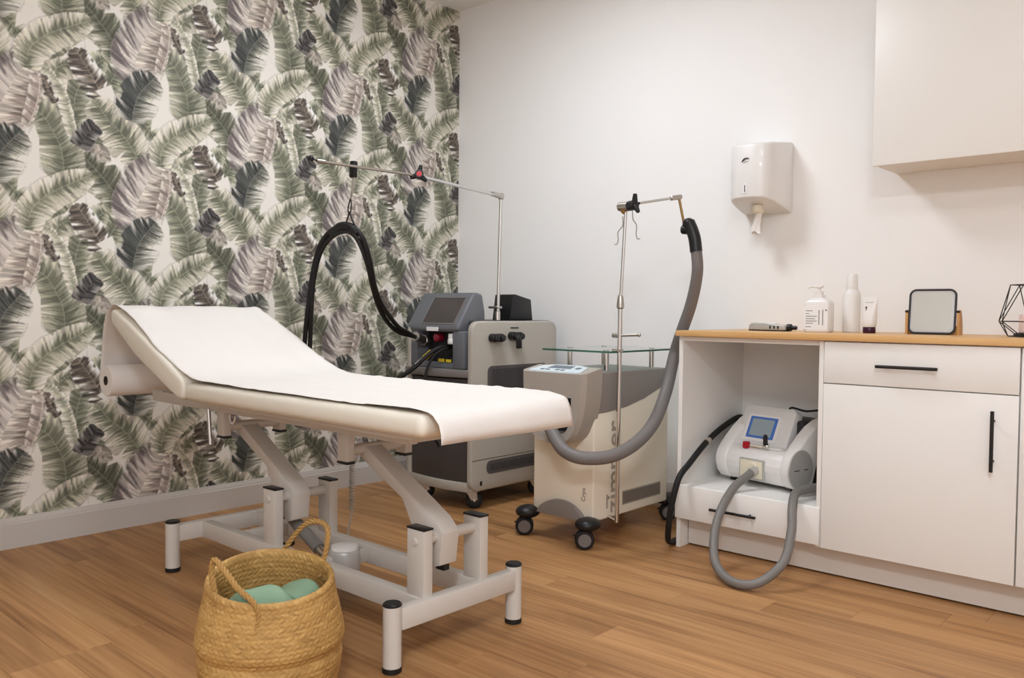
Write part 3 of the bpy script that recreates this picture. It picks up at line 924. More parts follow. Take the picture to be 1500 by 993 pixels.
# ------------------------------------------------------------------ seagrass basket with towels
BX, BY = 1.89, -2.48
bask = thing('seagrass_basket', 'round woven seagrass belly basket with two rope handles beside the bed', 'basket', (BX, BY, 0))
prof = [(0.0, .006), (.08, .006), (.135, .004), (.150, .012), (.160, .040), (.169, .080), (.1725, .110), (.1690, .128), (.1715, .138), (.1765, .150), (.1775, .162), (.1755, .178), (.168, .215), (.160, .250), (.154, .280), (.152, .300), (.1475, .304), (.144, .298), (.146, .27), (.158, .22), (.166, .17), (.162, .12), (.155, .06), (.14, .022), (0.0, .016)]
pp = catmull([Vector((a, 0, b)) for a, b in prof], .0024)
SEG = 330
m = M()
dv = Vector((.85, -.53))
rings = []
stitch = []
acc = 0.0
for i, p in enumerate(pp):
    if i: acc += (pp[i] - pp[i - 1]).length
    tg = (pp[min(i + 1, len(pp) - 1)] - pp[max(i - 1, 0)]).normalized()
    ring = []
    for k in range(SEG):
        a = 2 * PI * k / SEG
        row = math.floor(acc / .0125)
        fr = acc / .0125 - row
        bump = .0042 * (.42 * abs(math.sin(PI * fr)) ** .6 + .58 * abs(math.sin(a * 33 + fr * (2.4 if int(row) % 2 else -2.4))))
        if p.x < .03: bump = 0
        r = max(0.0, p.x + bump * tg.z)
        z = p.z - bump * tg.x * .6
        ca, sa = math.cos(a), math.sin(a)
        lean = (ca * dv.x + sa * dv.y) * p.x
        z -= .16 * lean * max(0, (p.z - .14) / .16)
        r *= 1 + .012 * math.sin(2 * a + .7) + .008 * math.sin(3 * a)
        ring.append(m.bm.verts.new((BX + r * ca, BY + r * sa, max(z, .001))))
        cell = math.floor(a / (2 * PI) * 66 + (1 if int(row) % 2 else -1) * fr * 1.5)
        stitch.append((int(row), int(cell) % 66))
    rings.append(ring)
for A, B in zip(rings, rings[1:]):
    for k in range(SEG):
        try:
            m.bm.faces.new((A[k], A[(k + 1) % SEG], B[(k + 1) % SEG], B[k]))
        except ValueError:
            pass
bo = m.bm
bo.verts.ensure_lookup_table()
lay = bo.verts.layers.float_color.new('tone')
for v, (ro_, ce_) in zip(bo.verts, stitch):
    t_ = random.Random(ro_ * 977 + ce_ * 131).random()
    v[lay] = (t_, t_, t_, 1)
m.build('basket_body', MAT['seagrass'], bask, sharp=80)
def rope(pts, r=.0065):
    c = catmull(pts, .0028)
    m = M()
    for ph in (0, PI * 2 / 3, PI * 4 / 3):
        q = []
        s = 0
        for i, p in enumerate(c):
            if i: s += (c[i] - c[i - 1]).length
            tg = (c[min(i + 1, len(c) - 1)] - c[max(i - 1, 0)]).normalized()
            n = tg.cross(Vector((.31, .2, .93)))
            n = n.normalized() if n.length > 1e-4 else Vector((1, 0, 0))
            b = tg.cross(n)
            a = s / .0062 + ph
            q.append(p + (n * math.cos(a * 1.0) + b * math.sin(a * 1.0)) * r * .55)
        m.tube(q, r * .62, 6)
    return m
rope([(1.897, -2.620, .225), (1.890, -2.622, .262), (1.868, -2.622, .31), (1.853, -2.618, .350), (1.862, -2.614, .366), (1.90, -2.612, .350), (1.955, -2.606, .315), (1.993, -2.588, .285), (2.004, -2.582, .25), (2.003, -2.59, .215)]).build('handle', MAT['seagrass'], bask)
rope([(1.765, -2.372, .26), (1.760, -2.366, .300), (1.780, -2.345, .350), (1.815, -2.325, .392), (1.850, -2.308, .402), (1.885, -2.305, .388), (1.900, -2.318, .345), (1.900, -2.330, .305), (1.901, -2.338, .27)]).build('handle', MAT['seagrass'], bask)

def towel(path, width, label, seed):
    """A folded towel: a thick soft slab swept along path, edges rounded."""
    c = catmull(path, .006)
    m = M()
    rings = []
    n = len(c)
    wd = Vector(width)
    hw = wd.length / 2
    wd.normalize()
    for i, p in enumerate(c):
        tg = (c[min(i + 1, n - 1)] - c[max(i - 1, 0)]).normalized()
        up = wd.cross(tg).normalized()
        f = i / (n - 1)
        end = min(1, 9 * f, 9 * (1 - f)) ** .5 if 0 < f < 1 else .15
        ring = []
        for k in range(28):
            a = 2 * PI * k / 28
            x = math.copysign(abs(math.cos(a)) ** .55, math.cos(a)) * hw
            y = math.copysign(abs(math.sin(a)) ** .8, math.sin(a)) * .019 * (.35 + .65 * end)
            x += .006 * n1d(seed, f * 7 + a)
            y += .005 * (n1d(seed + 1, f * 9 + a * 1.7) - .5) + .004 * math.sin(x * 70 + seed)
            ring.append(m.bm.verts.new(p + wd * x + up * y))
        rings.append(ring)
    for A, B in zip(rings, rings[1:]):
        for k in range(28):
            m.bm.faces.new((A[k], A[(k + 1) % 28], B[(k + 1) % 28], B[k]))
    m.bm.faces.new(rings[0][::-1]); m.bm.faces.new(rings[-1])
    return tag(m.build('towel', MAT['towel'], None, path[len(path) // 2], sharp=80), label, 'towel', 'mint towels in the basket')
towel([(1.82, -2.56, .10), (1.835, -2.545, .17), (1.855, -2.53, .235), (1.885, -2.512, .262), (1.925, -2.50, .25), (1.955, -2.50, .20), (1.965, -2.50, .12)], (.060, .085, 0), 'mint green towel folded over in the basket, nearer its front rope handle', 3)
towel([(1.80, -2.45, .12), (1.83, -2.435, .19), (1.86, -2.425, .228), (1.90, -2.415, .246), (1.935, -2.41, .246), (1.955, -2.41, .21)], (-.03, .075, .02), 'mint green towel lying lower in the basket, against its inner far wall', 8)

# ------------------------------------------------------------------ tall grey laser machine by the corner
def rpoly(x0, y0, x1, y1, r, n=5):
    """Rounded rectangle as a polygon."""
    out = []
    for cx, cy, a0 in ((x1 - r, y1 - r, 0), (x0 + r, y1 - r, 90), (x0 + r, y0 + r, 180), (x1 - r, y0 + r, 270)):
        for k in range(n + 1):
            a = math.radians(a0 + 90 * k / n)
            out.append((cx + r * math.cos(a), cy + r * math.sin(a)))
    return out

las = thing('laser_machine', 'tall silver and dark grey laser machine with tilted screen and overhead hose arm', 'laser machine', (.66, -.45, 0))
LS = MAT['laser_silver']
M().box((.44, -.735, .105), (.868, -.145, .684), .02, 3).box((.44, -.555, .66), (.868, -.145, .905), .01, 2).build('body', MAT['laser_dark'], las)
# silver side shells, each a thin shell with a cut-out for the grilles
def side_shell(x0, x1, name='side_shell'):
    m = M()
    out = rpoly(-.775, .092, -.135, .922, .050, 6)
    m.prism(out, 'x', x0, x1, .010, 3)
    return m.build(name, LS, las)
sh = side_shell(.866, .902)
def cut(o, boxes):
    pass
# grilles: dark recessed field, vertical ribs
def grille(poly_box, x, parent, nrib):
    y0, z0, y1, z1 = poly_box
    g = M().prism(rpoly(y0, z0, y1, z1, .028, 5), 'x', x - .004, x + .0012, 0).build('grille', MAT['grille_dark'], parent)
    r = M()
    for k in range(nrib):
        yy = y0 + .03 + (y1 - y0 - .06) * k / (nrib - 1)
        r.box((yy * 0 + x + .0012, yy - .0016, z0 + .016), (x + .0032, yy + .0016, z1 - .016))
    ro = r.build('grille_ribs', MAT['laser_dark'], g, flat=True)
    ro['kind'] = 'stuff'
    return g
grille((-.668, .395, -.22, .702), .902, sh, 46)
grille((-.670, .170, -.22, .236), .902, sh, 46)
M().box((.9015, -.772, .2455), (.9028, -.14, .2480)).build('seam', MAT['gap'], sh)
M().box((.9015, -.715, .120), (.9035, -.700, .142), .0006, 1).build('slot', MAT['black_plastic'], sh)
M().box((.9015, -.505, .885), (.904, -.445, .891), .0006, 1).build('slot', MAT['black_plastic'], sh)
side_shell(.424, .452)
# bottom lip and front panel that bows forward
def bow(z0, z1, x0, x1, yf, depth, thick, mtl, name, bev=.004):
    n = 14
    poly = []
    for k in range(n + 1):
        f = k / n
        x = x0 + (x1 - x0) * f
        poly.append((x, yf - depth * math.sin(PI * f) ** .8))
    poly += [(x1, yf + thick), (x0, yf + thick)]
    return M().prism(poly, 'z', z0, z1, bev, 2).build(name, mtl, las)
bow(.135, .640, .436, .872, -.755, .028, .03, MAT['laser_dark'], 'front_panel')
bow(.088, .134, .428, .890, -.757, .034, .05, LS, 'bottom_lip')
bow(.646, .684, .410, .880, -.775, .036, .10, MAT['hose_grey'], 'tray_lip', .006)
bow(.560, .566, .450, .858, -.779, .022, .02, MAT['gap'], 'panel_seam', .0005)
M().box((.45, -.70, .900), (.87, -.15, .924), .008, 2).build('top_cover', MAT['laser_dark'], las)
# console with a hooded connector bay and tilted screen
con = M().prism([(-.770, .866), (-.775, .892), (-.665, 1.056), (-.645, 1.064), (-.600, 1.056), (-.580, .97), (-.575, .866)], 'x', .420, .800, .014, 3).build('console', MAT['console_grey'], las)
M().box((.430, -.768, .684), (.500, -.56, .872), .012, 2).build('console_pillar', MAT['console_grey'], con)
M().box((.752, -.768, .684), (.840, -.56, .872), .012, 2).build('console_pillar', MAT['console_grey'], con)
M().box((.495, -.690, .684), (.755, -.56, .872)).build('bay_back', MAT['console_dark'], con)
M().box((.495, -.760, .684), (.755, -.69, .712), .004, 1).build('bay_floor', MAT['console_grey'], con)
# the screen plane runs up the sloping face
sdir = Vector((0, .110, .164)).normalized()
snor = Vector((0, -.164, .110)).normalized()
def on_screen(x, s, h):
    return Vector((x, -.775, .892)) + sdir * s + snor * h
def slab(x0, x1, s0, s1, h0, h1, mtl, name, parent):
    m = M()
    c = [on_screen(x, s, h) for h in (h0, h1) for x, s in ((x0, s0), (x1, s0), (x1, s1), (x0, s1))]
    v = [m.bm.verts.new(p) for p in c]
    for f in ((0, 1, 2, 3), (7, 6, 5, 4), (0, 4, 5, 1), (1, 5, 6, 2), (2, 6, 7, 3), (3, 7, 4, 0)):
        m.bm.faces.new([v[k] for k in f])
    return m.build(name, mtl, parent)
fr = M()
for x0, x1, s0, s1 in ((.528, .536, .014, .178), (.760, .768, .014, .178), (.536, .760, .014, .020), (.536, .760, .172, .178)):
    c = [on_screen(x, s, h) for h in (-.004, .003) for x, s in ((x0, s0), (x1, s0), (x1, s1), (x0, s1))]
    v = [fr.bm.verts.new(p) for p in c]
    for f in ((0, 1, 2, 3), (7, 6, 5, 4), (0, 4, 5, 1), (1, 5, 6, 2), (2, 6, 7, 3), (3, 7, 4, 0)):
        fr.bm.faces.new([v[k] for k in f])
fr.build('screen_bezel', MAT['hose_grey'], con)
slab(.535, .761, .019, .173, -.003, .0012, MAT['screen_off'], 'screen', con)
M().box((.575, -.7765, .869), (.660, -.772, .889), .001, 1).build('name_plate', MAT['label'], con)
# connector bay fittings
M().cyl((.60, -.692, .835), (.60, -.735, .835), .021, 20, bev=.004).build('stop_button', MAT['maroon'], las)
M().box((.722, -.765, .824), (.748, -.69, .858), .003, 1).box((.730, -.778, .806), (.756, -.735, .832), .004, 1).build('connector', MAT['white_plastic'], las)
M().box((.66, -.72, .745), (.70, -.69, .80), .004, 1).cyl((.68, -.69, .79), (.68, -.735, .79), .013, 14).build('socket', MAT['black_plastic'], las)
for x0, z0, x1, z1 in ((.650, .716, .690, .732), (.705, .716, .740, .730), (.712, .752, .748, .788)):
    M().box((x0, -.7625 if z0 < .74 else -.694, z0), (x1, -.758 if z0 < .74 else -.688, z1)).build('warning_label', MAT['yellow'], las)
M().tube([(.510, -.715, .812), (.528, -.765, .822), (.540, -.80, .830)], [.024, .024, .020], 18).cyl((.538, -.795, .829), (.558, -.835, .840), .0225, 18).cyl((.520, -.74, .818), (.524, -.752, .820), .0265, 18).build('hose_connector', MAT['steel'], las)
M().tube(catmull([(.690, -.715, .790), (.680, -.79, .785), (.655, -.84, .750), (.617, -.90, .685), (.56, -.96, .630), (.50, -1.05, .56), (.45, -1.12, .46)], .012), .011, 12).build('handpiece_cable', MAT['purse'], las)
M().tube(catmull([(.700, -.715, .785), (.690, -.78, .775), (.668, -.82, .735), (.655, -.85, .66), (.66, -.86, .56), (.68, -.86, .42), (.70, -.80, .30)], .012), .0065, 10).build('foot_switch_cable', MAT['purse'], las)
M().tube([(.657, -.812, .768), (.637, -.846, .735)], .0135, 14).build('cable_tag', MAT['yellow'], las)
M().tube([(.640, -.846, .735), (.62, -.88, .700)], .0125, 14).build('cable_sleeve', MAT['white_plastic'], las)
# black cable glands on the side
for yy, zz, elbow in ((-.645, .840, False), (-.600, .840, False), (-.505, .848, True), (-.460, .846, False)):
    m = M().cyl((.90, yy, zz), (.938, yy, zz), .021, 16, bev=.003).cyl((.936, yy, zz), (.950, yy, zz), .016, 12, bev=.003)
    if elbow:
        m.tube(catmull([(.944, yy, zz), (.955, yy + .004, zz - .018), (.952, yy + .010, zz - .060)], .006), .015, 12)
    m.build('cable_gland', MAT['black_plastic'], las)

def caster(parent, x, y, r, w, ang, wheel_mat, hub_mat, fork_mat, top_z):
    """Twin-cheek caster whose axle runs along ang."""
    ax = Vector((math.cos(ang), math.sin(ang), 0))
    c = Vector((x, y, r))
    tr = ax.cross(Vector((0, 0, 1)))
    body = M()
    for s in (-1, 1):
        p = c + ax * s * (w / 2 + .004)
        q = p + tr * .018 + Vector((0, 0, top_z - r))
        n = ax * .0022
        wv = tr * .022
        pts = [p - wv * .7 - n, p + wv * .7 - n, q + wv * 1.3 - n, q - wv * 1.3 - n, p - wv * .7 + n, p + wv * .7 + n, q + wv * 1.3 + n, q - wv * 1.3 + n]
        v = [body.bm.verts.new(a) for a in pts]
        for f in ((0, 1, 2, 3), (7, 6, 5, 4), (0, 4, 5, 1), (1, 5, 6, 2), (2, 6, 7, 3), (3, 7, 4, 0)):
            body.bm.faces.new([v[k] for k in f])
    top = c + tr * .018 + Vector((0, 0, top_z - r))
    body.cyl(top - Vector((0, 0, .004)), top + Vector((0, 0, .006)), w / 2 + .012, 18)
    cs = body.build('caster', fork_mat, parent)
    m = M().cyl(c - ax * w / 2, c + ax * w / 2, r, 30, bev=.006)
    wh = m.build('wheel', wheel_mat, cs)
    M().cyl(c - ax * (w / 2 + .003), c + ax * (w / 2 + .003), r * .55, 24, bev=.002).build('hub', hub_mat, cs)
    M().cyl(c - ax * (w / 2 + .009), c + ax * (w / 2 + .009), .007, 12).build('axle', MAT['chrome'], cs)
    return cs
for cx, cy in ((.848, -.700), (.500, -.700), (.848, -.235), (.500, -.235)):
    caster(las, cx, cy, .043, .024, math.radians(-40), MAT['black_rubber'], MAT['console_dark'], MAT['steel'], .095)

# overhead hose arm: pole, level arm with joint knob, holder, spring cord, carabiner, hanging hose
pole = M().cyl((.822, -.515, .90), (.832, -.508, 1.548), .0085, 16).build('arm_pole', MAT['chrome'], las)
M().cyl((.822, -.515, .924), (.822, -.515, .972), .014, 18, bev=.002).build('pole_foot', MAT['chrome'], pole)
M().box((.775, -.535, .984), (.84, -.500, .996), .002, 1).build('pole_bracket', MAT['steel'], pole)
arm_ = M().tube([(.832, -.508, 1.550), (.981, -1.190, 1.552)], .0078, 14).tube([(.981, -1.190, 1.553), (.945, -1.690, 1.553)], .0060, 14).build('swing_arm', MAT['chrome'], las)
M().cyl((.832, -.508, 1.535), (.832, -.508, 1.565), .0145, 18, bev=.003).tube([(.832, -.508, 1.551), (.851, -.595, 1.552)], [.0145, .0115], 16).build('elbow_joint', MAT['steel'], arm_)
M().tube([(.948, -1.655, 1.553), (.945, -1.690, 1.553)], .0085, 14).build('arm_sleeve', MAT['steel'], arm_)
M().ball((.944, -1.715, 1.559), .0125, seg=14).cyl((.945, -1.69, 1.554), (.944, -1.712, 1.558), .003, 8).build('end_knob', MAT['black_plastic'], arm_)
kn = M()
kc = Vector((.990, -1.197, 1.556))
kax = Vector((.75, -.66, .05)).normalized()
side = kax.cross(Vector((0, 0, 1))).normalized()
upv = side.cross(kax)
kn.cyl(kc - kax * .012, kc + kax * .020, .019, 18, bev=.003)
for k in range(3):
    a = math.radians(100 + 120 * k)
    dd = side * math.cos(a) + upv * math.sin(a)
    kn.tube([kc + dd * .008, kc + dd * .026, kc + dd * .042], [.0125, .0105, .0075], 10)
kn = kn.build('arm_knob', MAT['black_plastic'], arm_)
M().cyl(kc + kax * .019, kc + kax * .0225, .0125, 18).build('knob_ring', MAT['red'], kn) if False else None
o = M().cyl(kc + kax * .019, kc + kax * .0235, .0115, 18).build('knob_disc', MAT['red'], arm_)
hold = M().box((.915, -1.513, 1.512), (.943, -1.488, 1.580), .006, 2, rot=Matrix.Rotation(math.radians(4), 3, 'Y')).build('arm_holder', MAT['black_rubber'], las)
M().tube(catmull([(.927, -1.50, 1.515), (.920, -1.50, 1.47), (.908, -1.50, 1.425)], .01), .0026, 8).tube(catmull([(.936, -1.50, 1.515), (.929, -1.50, 1.47), (.914, -1.50, 1.425)], .01), .0026, 8).build('spring_cord', MAT['steel'], hold)
M().tube(catmull([(.909, -1.50, 1.428), (.900, -1.50, 1.41), (.893, -1.50, 1.385), (.898, -1.50, 1.370), (.909, -1.50, 1.372), (.914, -1.50, 1.392), (.914, -1.50, 1.415), (.909, -1.50, 1.428)], .004), .0028, 8).build('carabiner', MAT['black_metal'], hold)
M().tube(catmull([(.903, -1.50, 1.375), (.86, -1.49, 1.325), (.80, -1.485, 1.285)], .01), .0034, 8).tube(catmull([(.903, -1.50, 1.375), (.925, -1.50, 1.335), (.945, -1.49, 1.295)], .01), .0034, 8).build('hanging_loop', MAT['purse'], hold)
hp = [(.47, -1.41, .60), (.478, -1.42, .70), (.485, -1.42, .81), (.515, -1.43, .95), (.555, -1.44, 1.103), (.631, -1.46, 1.22), (.724, -1.48, 1.280), (.834, -1.5, 1.307), (.917, -1.5, 1.302), (.955, -1.48, 1.256), (.929, -1.42, 1.168), (.844, -1.32, 1.057), (.753, -1.2, .969), (.63, -1.02, .887), (.585, -.9, .853), (.556, -.83, .838)]
c = catmull(hp, .012)
ho = M()
for s in (-1, 1):
    q = []
    for i, p in enumerate(c):
        tg = (c[min(i + 1, len(c) - 1)] - c[max(i - 1, 0)]).normalized()
        n = tg.cross(Vector((.74, .67, 0)).cross(tg)).cross(tg)
        n = tg.cross(Vector((.67, -.74, 0)))
        n = n.normalized() if n.length > 1e-3 else Vector((0, 0, 1))
        sp = .0085 + .004 * math.sin(i * .11)
        f = min(1.0, i / 12, (len(c) - 1 - i) / 10)
        q.append(p + n * s * sp * f)
    ho.tube(q, .0105, 12)
ho.build('twin_hose', MAT['purse'], las)
M().tube(catmull([(.770, -1.487, 1.290), (.834, -1.50, 1.318), (.905, -1.50, 1.314), (.945, -1.487, 1.282)], .01), .017, 12).build('hose_strap', MAT['black_rubber'], las)

# black box on top of the laser machine
t = tag(M().prism([(-.415, .9245), (-.395, 1.057), (-.375, 1.060), (-.250, 1.034), (-.235, .9245)], 'x', .690, .816, .004, 2).build('box_unit', MAT['black_plastic'], None, (.75, -.33, .9245)), 'small black box with sloping top standing on the laser machine', 'device')

# ------------------------------------------------------------------ cream cold-air machine with glass shelf
cryo = thing('cooling_machine', 'cream cold air cooling machine with grey hood, glass shelf and a wide grey hose', 'cooling machine', (1.52, -.56, 0))
M().box((1.358, -.848, .103), (1.684, -.278, .70), .008, 3).build('body', MAT['cream_shell'], cryo)
hood_prof = [(-.846, .724), (-.30, .720), (-.268, .712), (-.268, .668), (-.36, .628), (-.48, .592), (-.62, .565), (-.76, .553), (-.846, .551)]
hood = M().prism(hood_prof, 'x', 1.352, 1.690, .007, 3).build('hood', MAT['hood_grey'], cryo)
# U-shaped arch at the front
m = M()
outer, inner = [], []
NA = 40
cxm = 1.536
for k in range(NA + 1):
    f = k / NA
    # walk from top right, down round the bottom, to top left
    a = math.radians(180 * f)
    ex = .170 * (1 if math.cos(a) >= 0 else -1) * abs(math.cos(a)) ** .55
    ez = .30 * abs(math.sin(a)) ** .95
    outer.append((cxm + ex, .724 - ez))
    ix = .104 * (1 if math.cos(a) >= 0 else -1) * abs(math.cos(a)) ** .42
    iz = .155 * abs(math.sin(a)) ** .8
    inner.append((cxm + ix, .622 - iz))
def arch_ring(y, ins):
    ro = []
    for (x, z) in outer:
        ro.append(m.bm.verts.new((cxm + (x - cxm) * (1 - ins * .10), y, .724 - ins * .004 - (.724 - z) * (1 - ins * .035))))
    return ro
def arch_in(y):
    return [m.bm.verts.new((x, y, z)) for x, z in inner]
o1, o2, o3 = arch_ring(-.826, 0), arch_ring(-.928, 0), arch_ring(-.950, 1)
for v in (o1[0], o1[-1]):
    v.co.z += .018
i3, i1 = arch_in(-.948), arch_in(-.86)
for A, B in ((o1, o2), (o2, o3), (o3, i3), (i3, i1)):
    for k in range(NA):
        m.bm.faces.new((A[k], A[k + 1], B[k + 1], B[k]))
# lintel above the opening, top cover and recess back
m.bm.faces.new((o1[0], o2[0], o2[-1], o1[-1]))
m.bm.faces.new((o2[0], o3[0], o3[-1], o2[-1]))
m.bm.faces.new((o3[0], i3[0], i3[-1], o3[-1]))
m.bm.faces.new((i3[0], i1[0], i1[-1], i3[-1]))
m.bm.faces.new(i1)
arch = m.build('front_arch', MAT['arch_grey'], cryo, sharp=30)
M().box((1.432, -.866, .470), (1.632, -.8585, .6195)).build('recess_back', MAT['console_dark'], arch)
M().box((1.432, -.946, .6150), (1.632, -.861, .6215)).build('recess_roof', MAT['console_dark'], arch)
# control panel: pale keypad lying on top of the arch
def up_z(x, y):
    return .7245 + (y + .928) * .177
def sloped(poly, h0, h1, mtl, name, parent):
    m = M()
    lo = [m.bm.verts.new((x, y, up_z(x, y) + h0)) for x, y in poly]
    hi = [m.bm.verts.new((x, y, up_z(x, y) + h1)) for x, y in poly]
    k = len(poly)
    m.bm.faces.new(lo); m.bm.faces.new(hi[::-1])
    for i in range(k):
        m.bm.faces.new((lo[i], hi[i], hi[(i + 1) % k], lo[(i + 1) % k]))
    return m.build(name, mtl, parent)
pan = sloped([(1.400, -.928), (1.408, -.944), (1.660, -.944), (1.672, -.928), (1.652, -.850), (1.600, -.828), (1.470, -.828), (1.418, -.850)], -.006, .004, MAT['panel_blue'], 'control_panel', cryo)
sloped([(1.468, -.892), (1.590, -.892), (1.582, -.846), (1.474, -.846)], .003, .0052, MAT['lcd'], 'display', pan)
for bx_ in (1.452, 1.480, 1.532, 1.560):
    sloped([(bx_, -.924), (bx_ + .020, -.924), (bx_ + .020, -.910), (bx_, -.910)], .003, .0054, MAT['lcd'], 'button', pan)
sloped([(1.622 + .014 * math.cos(a), -.878 + .014 * math.sin(a)) for a in [2 * PI * k / 16 for k in range(16)]], .003, .0054, MAT['lcd'], 'button', pan)
M().ball((1.690, -.842, .706), .012, sz=1.3, seg=12).build('hose_hook', MAT['white_plastic'], cryo)
# glass shelf on four steel posts
gl = M().box((1.352, -.786, .802), (1.722, -.292, .810), .0015, 1).build('glass_shelf', MAT['glass'], cryo)
e = M()
for lo, hi in (((1.3505, -.7875, .8025), (1.7235, -.7855, .8095)), ((1.7205, -.7865, .8025), (1.7235, -.2915, .8095)), ((1.3505, -.7865, .8025), (1.3535, -.2915, .8095))):
    e.box(lo, hi)
e.build('polished_edge', MAT['glass_edge'], gl)
for px_, py_ in ((1.390, -.640), (1.655, -.729), (1.655, -.380), (1.390, -.380)):
    p = M().cyl((px_, py_, .725), (px_, py_, .8025), .0115, 20).build('shelf_post', MAT['chrome'], cryo)
    M().cyl((px_, py_, .8095), (px_, py_, .8125), .013, 20, bev=.001).build('post_cap', MAT['chrome'], p)
# vent grille on the side
v = M().box((1.6835, -.640, .142), (1.6850, -.338, .203)).build('vent', MAT['print_grey'], cryo)
ve = v
r = M()
for k in range(34):
    yy = -.634 + k * .00875
    r.box((1.685, yy, .148), (1.6868, yy + .0042, .197))
rr = r.build('vent_ribs', MAT['print_dark'], v, flat=True)
rr['kind'] = 'stuff'
for f in range(1):
    pass
# front skirt and lettering
M().prism([(1.39 + .26 * k / 16, .103 + .072 * math.sin(PI * k / 16) ** .6) for k in range(17)], 'y', -.868, -.842, .003, 2).build('front_skirt', MAT['hood_grey'], cryo)
lettering('zimmer', .128, MAT['print_grey'], cryo, basis((1.6845, -.704, .318), (0, 0, 1), (0, -1, 0)), bold=.0012)
M().box((1.6838, -.756, .146), (1.6848, -.747, .205)).build('logo_bar', MAT['print_grey'], cryo)
lettering('Cryo', .028, MAT['print_dark'], cryo, basis((1.634, -.8485, .212), (0, 0, 1), (-1, 0, 0)))
# casters under domed black shrouds
for cx, cy, dx, dy in ((1.345, -.885, -.02, -.035), (1.672, -.885, .02, -.035), (1.660, -.225, .035, .03), (1.375, -.225, -.035, .03)):
    m = M().ball((cx, cy + .018, .098), .050, sx=1.05, sy=1.15, sz=.58, seg=22)
    m.box((cx - .02, min(cy, cy - dy * 2.2) , .085), (cx + .02, max(cy, cy - dy * 2.2), .112), .006, 2)
    sh_ = m.build('caster_shroud', MAT['black_plastic'], cryo)
    ax = Vector((math.cos(math.radians(-50)), math.sin(math.radians(-50)), 0))
    c0 = Vector((cx, cy - .004, .040))
    for s in (-1, 1):
        a = c0 + ax * s * .006
        b = c0 + ax * s * .024
        M().cyl(a, b, .0395, 30, bev=.005).build('wheel', MAT['black_rubber'], sh_)
        M().cyl(b, b + ax * s * .0018, .027, 26, bev=.001).build('hub', MAT['hose_grey'], sh_)
    M().cyl(c0 + Vector((0, 0, .03)), c0 + Vector((0, 0, .07)), .012, 12).build('caster_stem', MAT['black_plastic'], sh_)
    M().box((c0.x - .052, c0.y - .012, .045), (c0.x - .036, c0.y + .012, .051), .002, 1).build('brake_lever', MAT['black_plastic'], sh_)
# stand pole with clamp, joint and hose arm
sp = M().cyl((1.728, -.742, .094), (1.732, -.742, 1.01), .0095, 18).build('stand_pole', MAT['chrome'], cryo)
M().cyl((1.732, -.742, 1.0), (1.753, -.742, 1.405), .0068, 16).build('upper_pole', MAT['chrome'], sp)
M().lathe([(.010, 0), (.0155, .006), (.0155, .020), (.012, .050), (.0078, .060)], (1.732, -.742, .985), 22).build('pole_collar', MAT['steel'], sp)
M().tube([(1.684, -.742, .112), (1.728, -.742, .098)], .007, 10).build('pole_bracket', MAT['chrome'], sp)
M().box((1.700, -.757, .806), (1.742, -.727, .820), .003, 2).build('shelf_clip', MAT['chrome'], sp)
M().cyl((1.695, -.742, .876), (1.735, -.742, .874), .010, 14, bev=.002).tube([(1.73, -.742, .875), (1.815, -.725, .880)], .0058, 10).ball((1.815, -.725, .880), .0085, seg=10).build('clamp_handle', MAT['steel'], sp)
M().cyl((1.717, -.742, 1.408), (1.775, -.742, 1.408), .019, 22, bev=.003).build('pole_joint', MAT['steel'], sp)
M().cyl((1.735, -.742, 1.385), (1.752, -.742, 1.397), .014, 14, bev=.002).build('brass_bush', MAT['brass'], sp)
m = M().cyl((1.770, -.745, 1.407), (1.812, -.760, 1.407), .021, 18, bev=.004)
for ang in (75, 200, 320):
    a = math.radians(ang)
    m.tube([(1.806, -.758, 1.407), (1.806 + .018 * math.cos(a), -.764, 1.407 + .024 * math.sin(a)), (1.806 + .032 * math.cos(a), -.768, 1.407 + .046 * math.sin(a))], [.014, .011, .008], 10)
m.build('joint_knob', MAT['black_plastic'], sp)
M().tube([(1.815, -.738, 1.416), (1.872, -.540, 1.456)], .0055, 12).build('hose_arm', MAT['chrome'], cryo)
M().cyl((1.862, -.575, 1.449), (1.878, -.520, 1.460), .0105, 14, bev=.002).build('arm_tip', MAT['steel'], cryo)
M().tube([(1.874, -.530, 1.456), (1.886, -.505, 1.345)], .0055, 12).build('drop_rod', MAT['brass'], cryo)
m = M().cyl((1.875, -.505, 1.325), (1.915, -.498, 1.320), .020, 14, bev=.004)
m.tube(catmull([(1.905, -.50, 1.352), (1.922, -.50, 1.318), (1.935, -.50, 1.280), (1.943, -.50, 1.228)], .008), .0262, 18)
m.ball((1.905, -.50, 1.345), .027, seg=12)
m.build('hose_clip', MAT['black_plastic'], cryo)
m = M()
for s, base in ((-1, Vector((1.736, -.742, 1.368))), (1, Vector((1.790, -.75, 1.385)))):
    m.tube(catmull([base, base + Vector((.004, 0, -.035)), base + Vector((s * .012 + .004, 0, -.05)), base + Vector((s * .022, 0, -.066)), base + Vector((s * .020, 0, -.098)), base + Vector((s * .028, 0, -.115)), base + Vector((s * .024 + s * .014, 0, -.113))], .004), .0022, 6)
m.build('wire_hook', MAT['steel'], sp)
hp = [(1.943, -.5, 1.240), (1.944, -.49, 1.14), (1.900, -.46, 1.011), (1.842, -.44, .885), (1.798, -.42, .787), (1.806, -.50, .627), (1.842, -.65, .512), (1.852, -.80, .444), (1.821, -.92, .405), (1.747, -1.0, .398), (1.677, -1.02, .415), (1.612, -1.0, .449), (1.548, -.965, .50), (1.530, -.93, .555), (1.528, -.87, .575)]
c = catmull(hp, .010)
n = len(c)
M().tube(c, [.0265 - .0030 * max(0, 1 - i / n * 3) for i in range(n)], 20).build('air_hose', MAT['hose_grey'], cryo)

